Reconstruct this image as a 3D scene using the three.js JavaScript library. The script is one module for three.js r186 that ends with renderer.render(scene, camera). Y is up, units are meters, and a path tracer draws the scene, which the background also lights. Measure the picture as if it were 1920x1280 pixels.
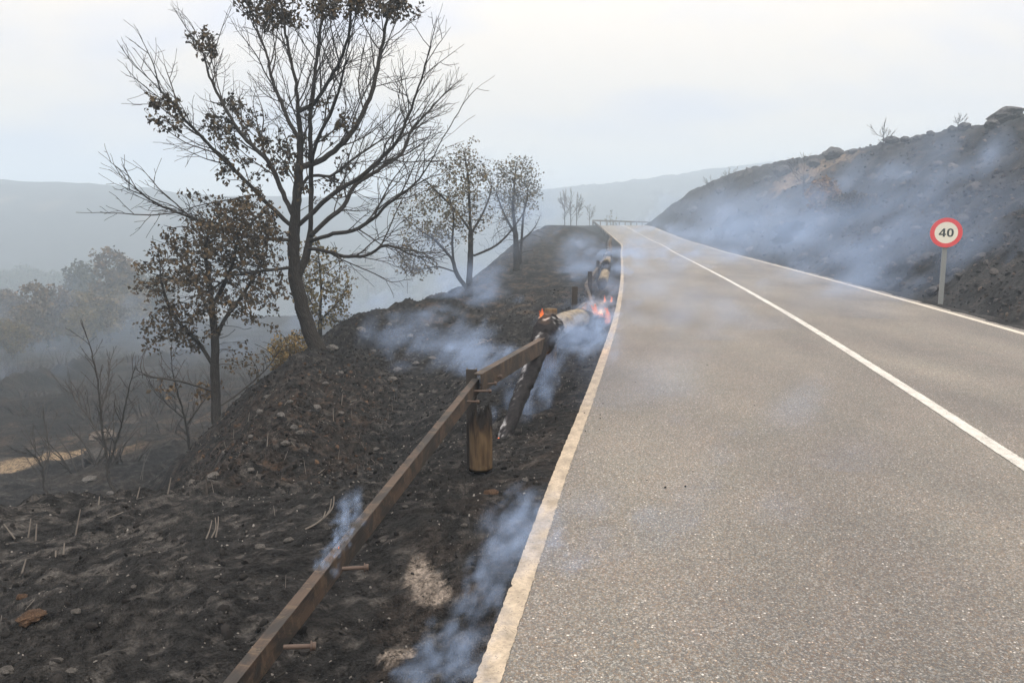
import * as THREE from 'three';
import { mergeGeometries } from 'three/addons/utils/BufferGeometryUtils.js';
import { TextGeometry } from 'three/addons/geometries/TextGeometry.js';
import { FontLoader } from 'three/addons/loaders/FontLoader.js';
import { createNoise2D, createNoise3D } from 'simplex-noise';

// ------------------------------------------------------------------ camera, sky, sun, exposure
const EYE = 1.6, FOCAL = 1521, PITCH = Math.atan((640 - 421) / FOCAL);
const scene = new THREE.Scene();
const camera = new THREE.PerspectiveCamera((2 * Math.atan(640 / FOCAL) * 180) / Math.PI, 1.5, 0.1, 4000);
camera.position.set(0, EYE, 0);
camera.rotation.set(-PITCH, 0, 0);
const renderer = new THREE.WebGLRenderer({ antialias: true });
renderer.toneMapping = THREE.LinearToneMapping;
renderer.toneMappingExposure = 2.0;
renderer.shadowMap.enabled = true;

const rng = (s) => () => { s = (s + 0x6d2b79f5) | 0; let t = Math.imul(s ^ (s >>> 15), 1 | s); t = (t + Math.imul(t ^ (t >>> 7), 61 | t)) ^ t; return ((t ^ (t >>> 14)) >>> 0) / 4294967296; };
const n2 = createNoise2D(rng(11)), n3 = createNoise3D(rng(12)), n2b = createNoise2D(rng(13));
const clamp = THREE.MathUtils.clamp, lerp = THREE.MathUtils.lerp;
const sstep = (a, b, x) => { const t = clamp((x - a) / (b - a), 0, 1); return t * t * (3 - 2 * t); };
const fbm = (x, y, o = 4, n = n2) => { let s = 0, a = 0.5; for (let i = 0; i < o; i++) { s += a * n(x, y); x = x * 2.03 + 7.1; y = y * 2.03 - 3.7; a *= 0.5; } return s; };

const sunDir = new THREE.Vector3(0.35, 0.8, 0.28).normalize();
{ // overcast, smoke-veiled sky: pale, bluer low on the left and overhead, faint soft cloud banks
  const W = 1024, H = 512, data = new Float32Array(W * H * 4);
  for (let j = 0; j < H; j++) {
    const el = ((j + 0.5) / H - 0.5) * Math.PI, y = Math.sin(el), c = Math.cos(el);
    for (let i = 0; i < W; i++) {
      const az = ((i + 0.5) / W - 0.5) * 2 * Math.PI, x = Math.cos(az) * c, z = Math.sin(az) * c;
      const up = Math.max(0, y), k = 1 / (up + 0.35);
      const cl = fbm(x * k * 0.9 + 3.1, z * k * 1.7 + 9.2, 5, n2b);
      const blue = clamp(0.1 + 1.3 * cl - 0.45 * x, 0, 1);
      const L = (0.43 + 1.95 * up ** 1.9) * (1 - 0.09 * blue);                 // overcast gradient, extra brightness added overhead out of view to lift haze and ground
      const o = (j * W + i) * 4;
      data[o] = L * (1.1 - 0.22 * blue); data[o + 1] = L * (0.99 - 0.09 * blue); data[o + 2] = L * (0.87 + 0.17 * blue); data[o + 3] = 1;
      if (y < 0) { const f = sstep(0, -0.25, y); for (let q = 0; q < 3; q++) data[o + q] = lerp(data[o + q], 0.12, f); }
    }
  }
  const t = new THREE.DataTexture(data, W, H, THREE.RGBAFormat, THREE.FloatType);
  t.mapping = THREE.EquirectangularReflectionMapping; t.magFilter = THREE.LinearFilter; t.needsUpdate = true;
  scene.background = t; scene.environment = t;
}
const sun = new THREE.DirectionalLight(new THREE.Color(1, 0.94, 0.86), 1.3);
sun.name = 'sun';
sun.position.copy(sunDir).multiplyScalar(60); sun.target.position.set(0, 0, -15);
sun.castShadow = true; sun.shadow.radius = 34; sun.shadow.mapSize.set(2048, 2048);
Object.assign(sun.shadow.camera, { left: -60, right: 60, top: 60, bottom: -60, near: 1, far: 200 });
scene.add(sun, sun.target);
scene.fog = new THREE.FogExp2(new THREE.Color(0.7, 0.85, 1.0), 0.0034);

// ------------------------------------------------------------------ helpers
const V = (x, y, z) => new THREE.Vector3(x, y, z);
const CP = Math.cos(PITCH), SP = Math.sin(PITCH);
const dirOf = (px, py) => { const x = (px - 960) / FOCAL, y = (640 - py) / FOCAL; return V(x, y * CP - SP, -(y * SP + CP)); };
const at = (px, py, d) => { const r = dirOf(px, py); return r.multiplyScalar(d / -r.z).add(camera.position); };   // the point of a pixel at distance d down the road
const toPixel = (p) => { const y = p.y - EYE, f = -p.z, Z = f * CP - y * SP, Y = y * CP + f * SP; return [960 + (FOCAL * p.x) / Z, 640 - (FOCAL * Y) / Z]; };
const table = (pts) => (x) => { // smooth interpolation through (x, y) pairs
  const n = pts.length;
  if (x <= pts[0][0]) { const m = (pts[1][1] - pts[0][1]) / (pts[1][0] - pts[0][0]); return pts.flat === 1 ? pts[0][1] : pts[0][1] + 0 * m; }
  if (x >= pts[n - 1][0]) return pts[n - 1][1];
  let i = 0; while (x > pts[i + 1][0]) i++;
  const [x0, y0] = pts[i], [x1, y1] = pts[i + 1], h = x1 - x0, sl = (j) => (pts[j + 1][1] - pts[j][1]) / (pts[j + 1][0] - pts[j][0]);
  const tan = (j) => { if (j === 0) return sl(0); if (j === n - 1) return sl(n - 2); const a = sl(j - 1), b = sl(j); return a * b <= 0 ? 0 : (2 * a * b) / (a + b); };
  const t = (x - x0) / h, a = tan(i) * h, b = tan(i + 1) * h;
  return y0 + a * t + (3 * (y1 - y0) - 2 * a - b) * t * t + (a + b - 2 * (y1 - y0)) * t * t * t;
};
const names = {};
const numbered = (n) => { const k = (names[n] = (names[n] ?? -1) + 1); return k ? `${n}_${String(k).padStart(3, '0')}` : n; };
function mesh(name, geo, mat, parent) { const m = new THREE.Mesh(geo, mat); m.name = name; m.castShadow = m.receiveShadow = true; parent?.add(m); return m; }
function structure(name, geo, mat) { const m = mesh(numbered(name), geo, mat, scene); m.userData.kind = 'structure'; return m; }
function thing(name, label, category, p = V(0, 0, 0), group) { const g = new THREE.Group(); g.name = numbered(name); g.position.copy(p); g.userData = { label, category }; if (group) g.userData.group = group; scene.add(g); return g; }
function single(name, geo, mat, label, category, group) { const m = mesh(numbered(name), geo, mat, scene); m.userData = { label, category }; if (group) m.userData.group = group; return m; }
const std = (o) => new THREE.MeshStandardMaterial({ roughness: 0.95, ...o });
const matt = (o) => new THREE.MeshPhysicalMaterial({ roughness: 1, specularIntensity: 0.15, ...o });   // soot, ash, bark and leaves have no sheen
const lin = (r, g, b) => new THREE.Color().setRGB(r, g, b);
function texture(W, H, fn, srgb = true) { // fn(x, y) -> [r, g, b] linear 0..1 (or a grey for bump)
  const data = new Uint8Array(W * H * 4), enc = (v) => { v = clamp(v, 0, 1); return 255 * (srgb ? (v <= 0.0031308 ? 12.92 * v : 1.055 * v ** (1 / 2.4) - 0.055) : v); };
  for (let y = 0; y < H; y++) for (let x = 0; x < W; x++) { const c = fn(x, y), o = (y * W + x) * 4; if (typeof c === 'number') data[o] = data[o + 1] = data[o + 2] = enc(c); else { data[o] = enc(c[0]); data[o + 1] = enc(c[1]); data[o + 2] = enc(c[2]); } data[o + 3] = 255; }
  const t = new THREE.DataTexture(data, W, H); t.wrapS = t.wrapT = THREE.RepeatWrapping; t.magFilter = THREE.LinearFilter; t.minFilter = THREE.LinearMipmapLinearFilter; t.generateMipmaps = true;
  if (srgb) t.colorSpace = THREE.SRGBColorSpace; t.needsUpdate = true; return t;
}
// noise that repeats every W units
const tiled = (W) => (x, y, f, n = n3) => { const a = (x / W) * 2 * Math.PI, b = (y / W) * 2 * Math.PI, r = (f * W) / (2 * Math.PI); return n(Math.cos(a) * r + 17.3, Math.sin(a) * r + Math.cos(b) * r * 0.7, Math.sin(b) * r); };
function voronoi(W, cells, seed) { // repeating cells: returns fn(x, y) -> [distance to nearest, distance to second, id] in cells
  const r = rng(seed), px = new Float32Array(cells * cells), py = new Float32Array(cells * cells), id = new Float32Array(cells * cells);
  for (let i = 0; i < px.length; i++) { px[i] = r(); py[i] = r(); id[i] = r(); }
  return (x, y) => {
    const gx = (x / W) * cells, gy = (y / W) * cells, ix = Math.floor(gx), iy = Math.floor(gy); let d1 = 9, d2 = 9, who = 0;
    for (let j = -1; j <= 1; j++) for (let i = -1; i <= 1; i++) {
      const cx = (ix + i + cells) % cells, cy = (iy + j + cells) % cells, k = cy * cells + cx, dx = ix + i + px[k] - gx, dy = iy + j + py[k] - gy, d = dx * dx + dy * dy;
      if (d < d1) { d2 = d1; d1 = d; who = id[k]; } else if (d < d2) d2 = d;
    }
    return [Math.sqrt(d1), Math.sqrt(d2), who];
  };
}
const stamp = (s) => console.log('stage', s);

// ------------------------------------------------------------------ the lie of the land (x right, d metres down the road)
const XL = ((t) => (d) => (d < -8 ? -2.0 + (d + 8) * 0.17 : d > 128 ? 12.2 + (d - 128) * 0.1 : t(d)))(table([[-8, -2.0], [2.66, -0.132], [5.2, 0.29], [7.56, 0.705], [13.65, 1.71], [19.8, 2.62], [25, 3.35], [45, 6.0], [67, 8.8], [85, 10.0], [100, 10.7], [128, 12.2]]));
const ROAD = 6.2;                                       // between the outer edges of the two edge lines
const E = table([[-20, 0], [48, 0], [67, 0.12], [85, 0.72], [100, 1.38], [108, 1.5], [118, 1.3], [135, 0.2], [170, -6]]);
const crestAt = table([[-10, 7], [3, 6.4], [4.8, 5.2], [5.3, 3.7], [5.7, 2.6], [6.2, 2.45], [8, 2.95], [10, 3.7], [12, 4.35], [16, 4.7], [21, 4.3], [35, 5.1], [50, 5.5], [60, 5.2], [100, 6.5], [130, 6.5]]);
const crestY = table([[-10, -0.25], [5, -0.3], [6, -0.27], [8, -0.22], [10, -0.22], [12.4, -0.3], [15, -0.12], [17, -0.1], [21, -0.13], [28, -0.1], [35, 0.1], [42, 0.5], [50, 1.0], [60, 1.45], [80, 1.5], [110, 1.45], [135, 0]]);
const ditchY = table([[-10, -0.2], [5, -0.24], [6.5, -0.42], [9, -0.45], [12.4, -0.5], [15, -0.42], [19, -0.26], [24, -0.18], [30, -0.05], [35, 0.12], [50, 0.85], [60, 1.3], [80, 1.45], [110, 1.45], [135, 0]]);
const vergeY = table([[-10, -0.1], [20, -0.1], [30, -0.05], [42, 0.15], [60, 0.55], [75, 0.85], [90, 1.1], [105, 1.45], [135, 0]]);
const floorY = table([[-30, -2.4], [5, -2.3], [15, -3.0], [22, -3.7], [36, -5.1], [55, -7.0], [70, -8.4], [95, -8.9], [116, -12], [160, -19], [260, -26], [700, -26]]);
const hillA = table([[-30, 6.6], [20, 6.9], [60, 7.2], [88, 6.6], [100, 5.4], [112, 3], [128, 0]]), hillL = table([[-30, 10], [30, 9], [60, 6.4], [90, 3.9], [120, 3]]);
const ridgeY = table([[-800, 350], [0, 343], [230, 352], [430, 371], [600, 372], [750, 368], [900, 362], [1020, 357], [1200, 340], [1420, 312], [1560, 306], [2400, 300]]), ridgeD = table([[-800, 330], [300, 350], [700, 430], [1100, 480], [2400, 500]]);
function land(x, d) {
  const u = x - XL(d); let h;
  if (u < 0) {
    const v = -u, c = crestAt(d), k = crestY(d), e = E(d);
    if (v < c) { const p = v / c; h = table([[0, e - 0.002], [0.012, e + 0.006], [0.04, e + 0.004], [0.08, e - 0.02], [0.32, Math.min(e, 9) + (vergeY(d) - 0) * 1 - (d > 60 ? E(d) : 0)], [0.68, ditchY(d)], [1, k]])(p); }
    else { const w = v - c; h = k - 0.95 * (Math.sqrt(w * w + 0.2) - 0.447); }
    const f = floorY(d) - 0.02 * Math.max(0, v - 14) + (v > 8 ? 0.25 * n2(x * 0.09, d * 0.09) : 0), q = 0.7, m = clamp(0.5 + (h - f) / (2 * q), 0, 1);
    h = lerp(f, h, m) + q * m * (1 - m);
    if (v < 60) h += 0; 
  } else if (u < ROAD + 0.35) {
    h = E(d) + (u < 0.1 ? -0.002 - 0.66 * u : -0.07);
    if (u > ROAD + 0.1) h = E(d) + 0.01 - 0.1 * (u - ROAD - 0.1);
  } else {
    const w = u - ROAD - 0.35, L = hillL(d), q = Math.max(0, w - 0.5);
    h = E(d) - 0.015 - 0.14 * sstep(0, 0.5, w) + hillA(d) * (1 - Math.exp(-q / L)) + (0.1 * q) / (1 + q * 0.012) * (d > 100 ? clamp((128 - d) / 28, 0, 1) : 1);
  }
  const far = sstep(118, 180, d);
  if (far > 0) h = lerp(h, floorY(d), far);
  if (d > 120) {
    const px = 960 + (FOCAL * x) / d, D = ridgeD(px), top = 1.6 + ((421 - ridgeY(px)) * D) / FOCAL, t = sstep(0.45 * D, D, d);
    h = lerp(h, top, t) + t * (0.9 * n2(x * 0.05, d * 0.05) + 0.5 * n2(x * 0.17, d * 0.17)) - Math.max(0, d - D) * 0.12;
  }
  return h;
}
const h0 = (x, d) => land(x, d);
function relief(x, d) { // clods, ruts and rocky knobs on top
  const u = x - XL(d); if (u > 0.1 && u < ROAD + 0.12 && d < 125) return 0;
  const side = u <= 0.1 ? sstep(-0.02, 0.6, -u) : sstep(ROAD + 0.1, ROAD + 1.6, u);
  let r = 0;
  if (u <= 0.1) {
    const rough = 0.5 + 0.5 * n2(x * 0.5 + 4, d * 0.5), near = sstep(40, 8, d), bank = sstep(0.62, 0.8, -u / crestAt(d));
    r = side * (0.06 * n2(x * 0.7, d * 0.7) + (0.022 + 0.03 * bank) * n2(x * 2.1, d * 2.1)) + (0.25 + 0.75 * side) * near * (0.6 + 0.8 * rough + 0.7 * bank) * (0.019 * n2(x * 5.2, d * 5.2) + 0.018 * Math.abs(n2b(x * 9, d * 9)) + 0.009 * n2(x * 16, d * 16));
    if (d < 3.6 + 2 && d > 0) r += side * 0.05 * Math.max(0, n2b(x * 1.6 + 3, d * 1.6)) * sstep(-1.5, -3, u);
    if (u < -10 && d > 20 && d < 95) { const w = (x + 20.6 + 0.5 * n2(d * 0.12, 2)) / 0.55; r += 0.75 * Math.exp(-w * w) * (0.8 + 0.4 * n2(d * 0.8, 7)); }   // low bank across the valley
    if (u < -10) r += 0.12 * n2(x * 0.35, d * 0.35) + 0.05 * n2(x * 1.2, d * 1.2);
  } else {
    const w = u - ROAD, a = x * 0.8 + d * 0.35, g = 1 - Math.abs(n2(a * 0.3, d * 0.16)), g2 = n2b(a * 0.9, d * 0.6);
    r = side * (0.42 * (g * g - 0.4) * sstep(1, 5, w) + 0.13 * g2 + 0.16 * Math.max(0, Math.sin((h0(x, d) * 2.6 + 0.9 * n2(a * 0.5, d * 0.4)) * 2)) * sstep(-0.3, 0.4, n2b(a * 0.2, d * 0.14)) + 0.15 * Math.abs(n2(x * 1.9, d * 1.5)) + 0.09 * Math.abs(n2(x * 4.5, d * 4)));
    if (d < 60) r += side * 0.03 * n2b(x * 11, d * 11);
  }
  return d > 140 ? r * 0.3 : r;
}
const ground = (x, d) => land(x, d) + relief(x, d);
const onGround = (px, py, far = 300) => { // where the sight line of a pixel meets the ground
  const r = dirOf(px, py); r.multiplyScalar(1 / -r.z); let a = 1.2, prev = a;
  for (let d = a; d < far; d *= 1.006) { if (EYE + r.y * d <= ground(r.x * d, d)) { let lo = prev, hi = d; for (let k = 0; k < 18; k++) { const m = (lo + hi) / 2; EYE + r.y * m <= ground(r.x * m, m) ? (hi = m) : (lo = m); } return V(r.x * hi, ground(r.x * hi, hi), -hi); } prev = d; }
  return null;
};
const foot = (px, d) => { const x = ((px - 960) / FOCAL) * d; return V(x, ground(x, d), -d); };   // a spot on the ground in the column of a pixel (columns are near upright)

// ------------------------------------------------------------------ ground
const spaced = (stops) => { const out = [stops[0][0]]; for (let i = 0; i < stops.length - 1; i++) { const [a, sa] = stops[i], [b, sb] = stops[i + 1]; let x = a; while (x < b - 1e-6) { x += lerp(sa, sb, (x - a) / (b - a)); out.push(Math.min(x, b)); } } return out; };
const gx = spaced([[-520, 14], [-120, 3], [-40, 0.7], [-12, 0.22], [-5.2, 0.045], [-4, 0.032], [1.2, 0.032], [2, 0.12], [6.4, 0.22], [12, 0.3], [45, 0.36], [70, 1], [160, 4], [520, 16]]);
const gd = spaced([[-14, 1], [-2, 0.4], [1, 0.06], [1.6, 0.03], [7, 0.036], [12, 0.07], [20, 0.14], [40, 0.3], [110, 0.5], [135, 1], [200, 4], [620, 9]]);
// marks with an outline of their own: pale ash, sandy path, leaf litter, dry grass
const ASHES = [[797, 1090, 0.085, 0.3], [745, 1222, 0.07, 0.05], [905, 640, 0.16, 0.12]].map(([px, py, a, b]) => [onGround(px, py), a, b]);
function groundColour(x, d, h, out) {
  const u = x - XL(d), big = fbm(x * 0.35, d * 0.35, 3), mid = fbm(x * 1.6 + 5, d * 1.6, 4), fine = n2(x * 7, d * 7), v = -u;
  let r = 0.0285, g = 0.0283, b = 0.0285;                                       // soot
  const mix = (t, R, G, B) => { t = clamp(t, 0, 1); r += (R - r) * t; g += (G - g) * t; b += (B - b) * t; };
  if (u < ROAD / 2) {
    mix(0.55 * sstep(-0.1, 0.5, mid + 0.3 * fine), 0.048, 0.0455, 0.044);
    if (v < 14 && d < 60) {
      mix(sstep(0.2, 0.4, 0.75 * fbm(x * 1.9 - 8, d * 3.6, 5) + 0.3 * fine + 0.3 * n2b(x * 21, d * 21) + 0.2 * sstep(1.4, 2.6, v) * sstep(3.4, 4.2, d) * sstep(5.8, 5.2, d)) * 0.62, 0.13, 0.123, 0.117);           // ash
      mix(sstep(1.1, 0.15, v + 0.35 * mid) * sstep(-0.15, 0.35, fbm(x * 2.6, d * 2.6, 4)) * 0.4, 0.062, 0.047, 0.038);   // scorched brown soil by the road
      const p = v / crestAt(d), bank = sstep(0.68, 0.8, p) * sstep(1.7, 1.05, p) * sstep(5.4, 6, d) * sstep(12.5, 8.5, d);
      mix(bank * sstep(-0.35, 0.2, fbm(x * 2.2 + 9, d * 2.2, 4)) * 0.45, 0.055, 0.041, 0.032);                      // leaf litter on the bank
      mix(bank * sstep(0.22, 0.42, fbm(x * 6.2 + 2, d * 6.2, 3)) * 0.35, 0.17, 0.1, 0.058);
      if (d > 16) mix(sstep(0.12, 0.36, fbm(x * 1.3 + 3, d * 0.9, 4)) * 0.75, 0.13, 0.1, 0.075);
    }
    for (const [c, a, bb] of ASHES) { const dx = x - c.x, dd = d + c.z, q = ((dx * 0.96 + dd * 0.28) / a) ** 2 + ((dd * 0.96 - dx * 0.28) / bb) ** 2; if (q < 4) mix(sstep(1.15, 0.8, q + 0.55 * mid + 0.3 * fine) * 0.9, 0.36, 0.31, 0.27); }
    if (v > 7 && d < 70 && h < -1.5) {
      mix(0.6 * sstep(-0.2, 0.4, fbm(x * 0.5, d * 0.25, 4)), 0.062, 0.054, 0.047);
      const path = Math.abs(d - (14.9 + 0.62 * (x + 10) + 0.5 * n2(x * 0.3, 3))) - 0.75; mix(sstep(0.25, -0.2, path + 0.3 * mid) * sstep(-7.4, -8.4, x) * 0.95, 0.36, 0.275, 0.185);
      mix(sstep(0.3, 0.5, fbm(x * 0.7 + 20, d * 0.5, 4)) * 0.35, 0.16, 0.12, 0.088);
    }
    if (d > 140) { mix(0.7, 0.05, 0.05, 0.046); mix(sstep(0.3, 0.5, fbm(x * 0.03, d * 0.012, 4)) * 0.6, 0.3, 0.25, 0.19); }
  } else {
    mix(0.7 * sstep(-0.2, 0.4, mid), 0.046, 0.046, 0.048);
    mix(sstep(0.1, 0.4, fbm(x * 0.5 + 31, d * 0.3 + h * 0.9, 5)) * 0.7, 0.105, 0.103, 0.104);                       // bare rock faces
    mix(sstep(0.15, 0.4, fbm(x * 2.1 + 3, d * 1.3 + h * 2, 4)) * 0.55, 0.15, 0.135, 0.125);
    if (d > 40 && d < 90) { const q = ((x - 22.5 - (d - 62) * 0.25) / 3.2) ** 2 + ((d - 62) / 7) ** 2; mix(sstep(1.2, 0.4, q + 1.1 * mid) * 0.85, 0.42, 0.31, 0.21); }   // strip of unburnt dry grass
  }
  const t = 1 + 0.16 * fine + 0.25 * big; out[0] = r * t; out[1] = g * t; out[2] = b * t;
}
const soil = (() => { const W = 1024, t = tiled(W), v = voronoi(W, 150, 5), v2 = voronoi(W, 46, 6); const f = (x, y) => { const a = v(x, y), b = v2(x, y), n = t(x, y, 0.02) * 0.5 + t(x, y, 0.07) * 0.3 + t(x, y, 0.2) * 0.2; return [a, b, n]; };
  return {
    map: texture(W, W, (x, y) => { const [a, b, n] = f(x, y); let c = 0.46 + 0.5 * n - 0.3 * (0.45 - a[0]) + 0.24 * (a[2] - 0.5); if (a[2] > 0.972 && a[0] < 0.3) return [1, 0.98, 0.95]; if (b[2] > 0.88 && b[0] < 0.22) c *= 1.6; if (b[2] < 0.12 && b[0] < 0.3) c *= 0.5; return [c, c * 0.985, c * 0.97]; }),
    bump: texture(W, W, (x, y) => { const [a, b, n] = f(x, y); return 0.45 + 0.3 * n + 0.22 * (0.6 - a[0]) + 0.14 * (0.6 - b[0]); }, false),
  }; })();
stamp('soil');
{
  const nx = gx.length, nd = gd.length, pos = new Float32Array(nx * nd * 3), col = new Float32Array(nx * nd * 3), uv = new Float32Array(nx * nd * 2), idx = new Uint32Array((nx - 1) * (nd - 1) * 6), c = [0, 0, 0];
  for (let j = 0, o = 0; j < nd; j++) for (let i = 0; i < nx; i++, o++) {
    const x = gx[i], d = gd[j], h = ground(x, d);
    pos[o * 3] = x; pos[o * 3 + 1] = h; pos[o * 3 + 2] = -d; uv[o * 2] = (x + 0.25 * n2(x * 0.4, d * 0.4)) / 1.5; uv[o * 2 + 1] = (d + 0.4 * h) / 1.5;
    groundColour(x, d, h, c); for (let q = 0; q < 3; q++) col[o * 3 + q] = c[q] * 0.78;
  }
  for (let j = 0, k = 0; j < nd - 1; j++) for (let i = 0; i < nx - 1; i++) { const a = j * nx + i, b = a + 1, e = a + nx, f = e + 1; idx[k++] = a; idx[k++] = b; idx[k++] = f; idx[k++] = a; idx[k++] = f; idx[k++] = e; }
  const g = new THREE.BufferGeometry(); g.setAttribute('position', new THREE.BufferAttribute(pos, 3)); g.setAttribute('color', new THREE.BufferAttribute(col, 3)); g.setAttribute('uv', new THREE.BufferAttribute(uv, 2)); g.setIndex(new THREE.BufferAttribute(idx, 1)); g.computeVertexNormals();
  structure('ground', g, matt({ vertexColors: true, map: soil.map, bumpMap: soil.bump, bumpScale: 0.03, roughness: 1 }));
  console.log('ground', nx, nd, nx * nd);
}

// ------------------------------------------------------------------ road
function strip(u0, u1, d0, d1, lift, nu, step, colour, uvScale = 1) {
  const ds = []; for (let d = d0; d < d1; d += step(d)) ds.push(d); ds.push(d1);
  const pos = [], uv = [], col = [], idx = [];
  ds.forEach((d, j) => { for (let i = 0; i <= nu; i++) { const u = lerp(typeof u0 === 'function' ? u0(d) : u0, typeof u1 === 'function' ? u1(d) : u1, i / nu), x = XL(d) + u; pos.push(x, E(d) + lift, -d); uv.push(x / uvScale, d / uvScale); const c = colour ? colour(x, d, u) : [1, 1, 1]; col.push(...c); if (j && i) { const a = (j - 1) * (nu + 1) + i - 1, b = a + 1, e = a + nu + 1, f = e + 1; idx.push(a, b, f, a, f, e); } } });
  const g = new THREE.BufferGeometry(); g.setAttribute('position', new THREE.Float32BufferAttribute(pos, 3)); g.setAttribute('uv', new THREE.Float32BufferAttribute(uv, 2)); g.setAttribute('color', new THREE.Float32BufferAttribute(col, 3)); g.setIndex(idx); g.computeVertexNormals(); return g;
}
const asphalt = (() => { const W = 2048, v = voronoi(W, 300, 21), v2 = voronoi(W, 170, 22), t = tiled(W), tones = [[0.16, 0.15, 0.14], [0.2, 0.185, 0.165], [0.25, 0.235, 0.215], [0.3, 0.285, 0.26], [0.22, 0.18, 0.145], [0.27, 0.225, 0.18], [0.36, 0.345, 0.32], [0.13, 0.125, 0.12], [0.2, 0.155, 0.125], [0.19, 0.19, 0.185]];
  const hgt = new Float32Array(W * W);
  const map = texture(W, W, (x, y) => {
    const a = v(x, y), b = v2(x, y); let c, h;
    const big = b[2] > 0.62 && b[0] < 0.36;                                   // larger chips standing among the small
    const w = big ? b : a, edge = sstep(0.02, 0.24, w[1] - w[0]);
    const k = Math.floor(w[2] * 997) % tones.length; c = tones[k];
    let m = 0.62; if ((big && b[2] > 0.972) || (!big && a[2] > 0.99)) m = 1.35;
    h = edge * (big ? 0.75 : 0.55) + 0.18 * w[2]; hgt[y * W + x] = h + 0.08 * t(x, y, 0.05);
    const e = 0.46 + 0.54 * edge; return [c[0] * m * e, c[1] * m * e, c[2] * m * e];
  });
  return { map, bump: texture(W, W, (x, y) => hgt[y * W + x], false) }; })();
stamp('asphalt');
structure('road', strip((d) => 0.004, (d) => ROAD + 0.16 + 0.05 * n2(d * 0.7, 9), -8, 126, 0, 40, (d) => (d < 12 ? 0.15 : 0.5), (x, d, u) => {
  const p = fbm(x * 0.5, d * 0.16, 4), q = fbm(x * 1.7 + 4, d * 0.8, 3), lane = Math.sin(((u - 0.2) / 3.1) * Math.PI * 4) * 0.03, m = 0.97 + 0.32 * p + 0.1 * q + lane * (0.5 + p); return [m * (0.97 + 0.04 * q), m * 0.965, m * (0.955 - 0.05 * p)];
}, 2.3), std({ vertexColors: true, map: asphalt.map, bumpMap: asphalt.bump, bumpScale: 0.004, roughness: 0.88 }));
const paintTex = (() => { const W = 512, t = tiled(W), v = voronoi(W, 26, 31); return texture(W, W, (x, y) => { const n = t(x, y, 0.03) + 0.6 * t(x, y, 0.09), w = v(x, (y * 3) % W), crack = sstep(0.05, 0.0, Math.abs(t(x * 0.35, y, 0.055) + 0.25 * n - 0.2)) * 0.3, chip = sstep(0.75, 1.0, n); const m = 0.8 + 0.16 * n - 1.3 * crack - 0.5 * chip - 0.1 * (w[2] > 0.85); return [m, m, m]; }); })();
{
  const dirt = (x, d) => { const n = fbm(x * 9, d * 4, 4), k = 0.84 + 0.42 * n; return [0.38 * k, 0.315 * k, 0.235 * k]; };
  const line = (name, u0, u1, d0, d1, tone) => structure(name, strip(u0, u1, d0, d1, 0.004, 5, (d) => (d < 6 ? 0.016 : d < 14 ? 0.05 : 0.4), tone, 0.45), std({ vertexColors: true, map: paintTex, roughness: 0.8 }));
  const jag = (s, a) => (d) => a * fbm(d * 14, s, 3) + a * 0.9 * fbm(d * 55, s + 4, 2);
  line('edge_line', (d) => -0.005 + jag(1, 0.005)(d), (d) => 0.09 + jag(2, 0.007)(d), -6, 125, dirt);
  line('centre_line', (d) => ROAD / 2 - 0.02 + jag(3, 0.006)(d), (d) => ROAD / 2 + 0.095 + jag(4, 0.006)(d), -6, 125, (x, d) => { const n = fbm(x * 7, d * 3, 4), k = 0.92 + 0.34 * n; return [0.47 * k, 0.455 * k, 0.42 * k]; });
  line('edge_line', (d) => ROAD - 0.115 + jag(5, 0.006)(d), (d) => ROAD + 0.005 + jag(6, 0.012)(d), -6, 125, (x, d) => { const n = fbm(x * 7, d * 3, 4), k = 0.95 + 0.2 * n; return [0.5 * k, 0.46 * k, 0.39 * k]; });
}
stamp('road');
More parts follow.
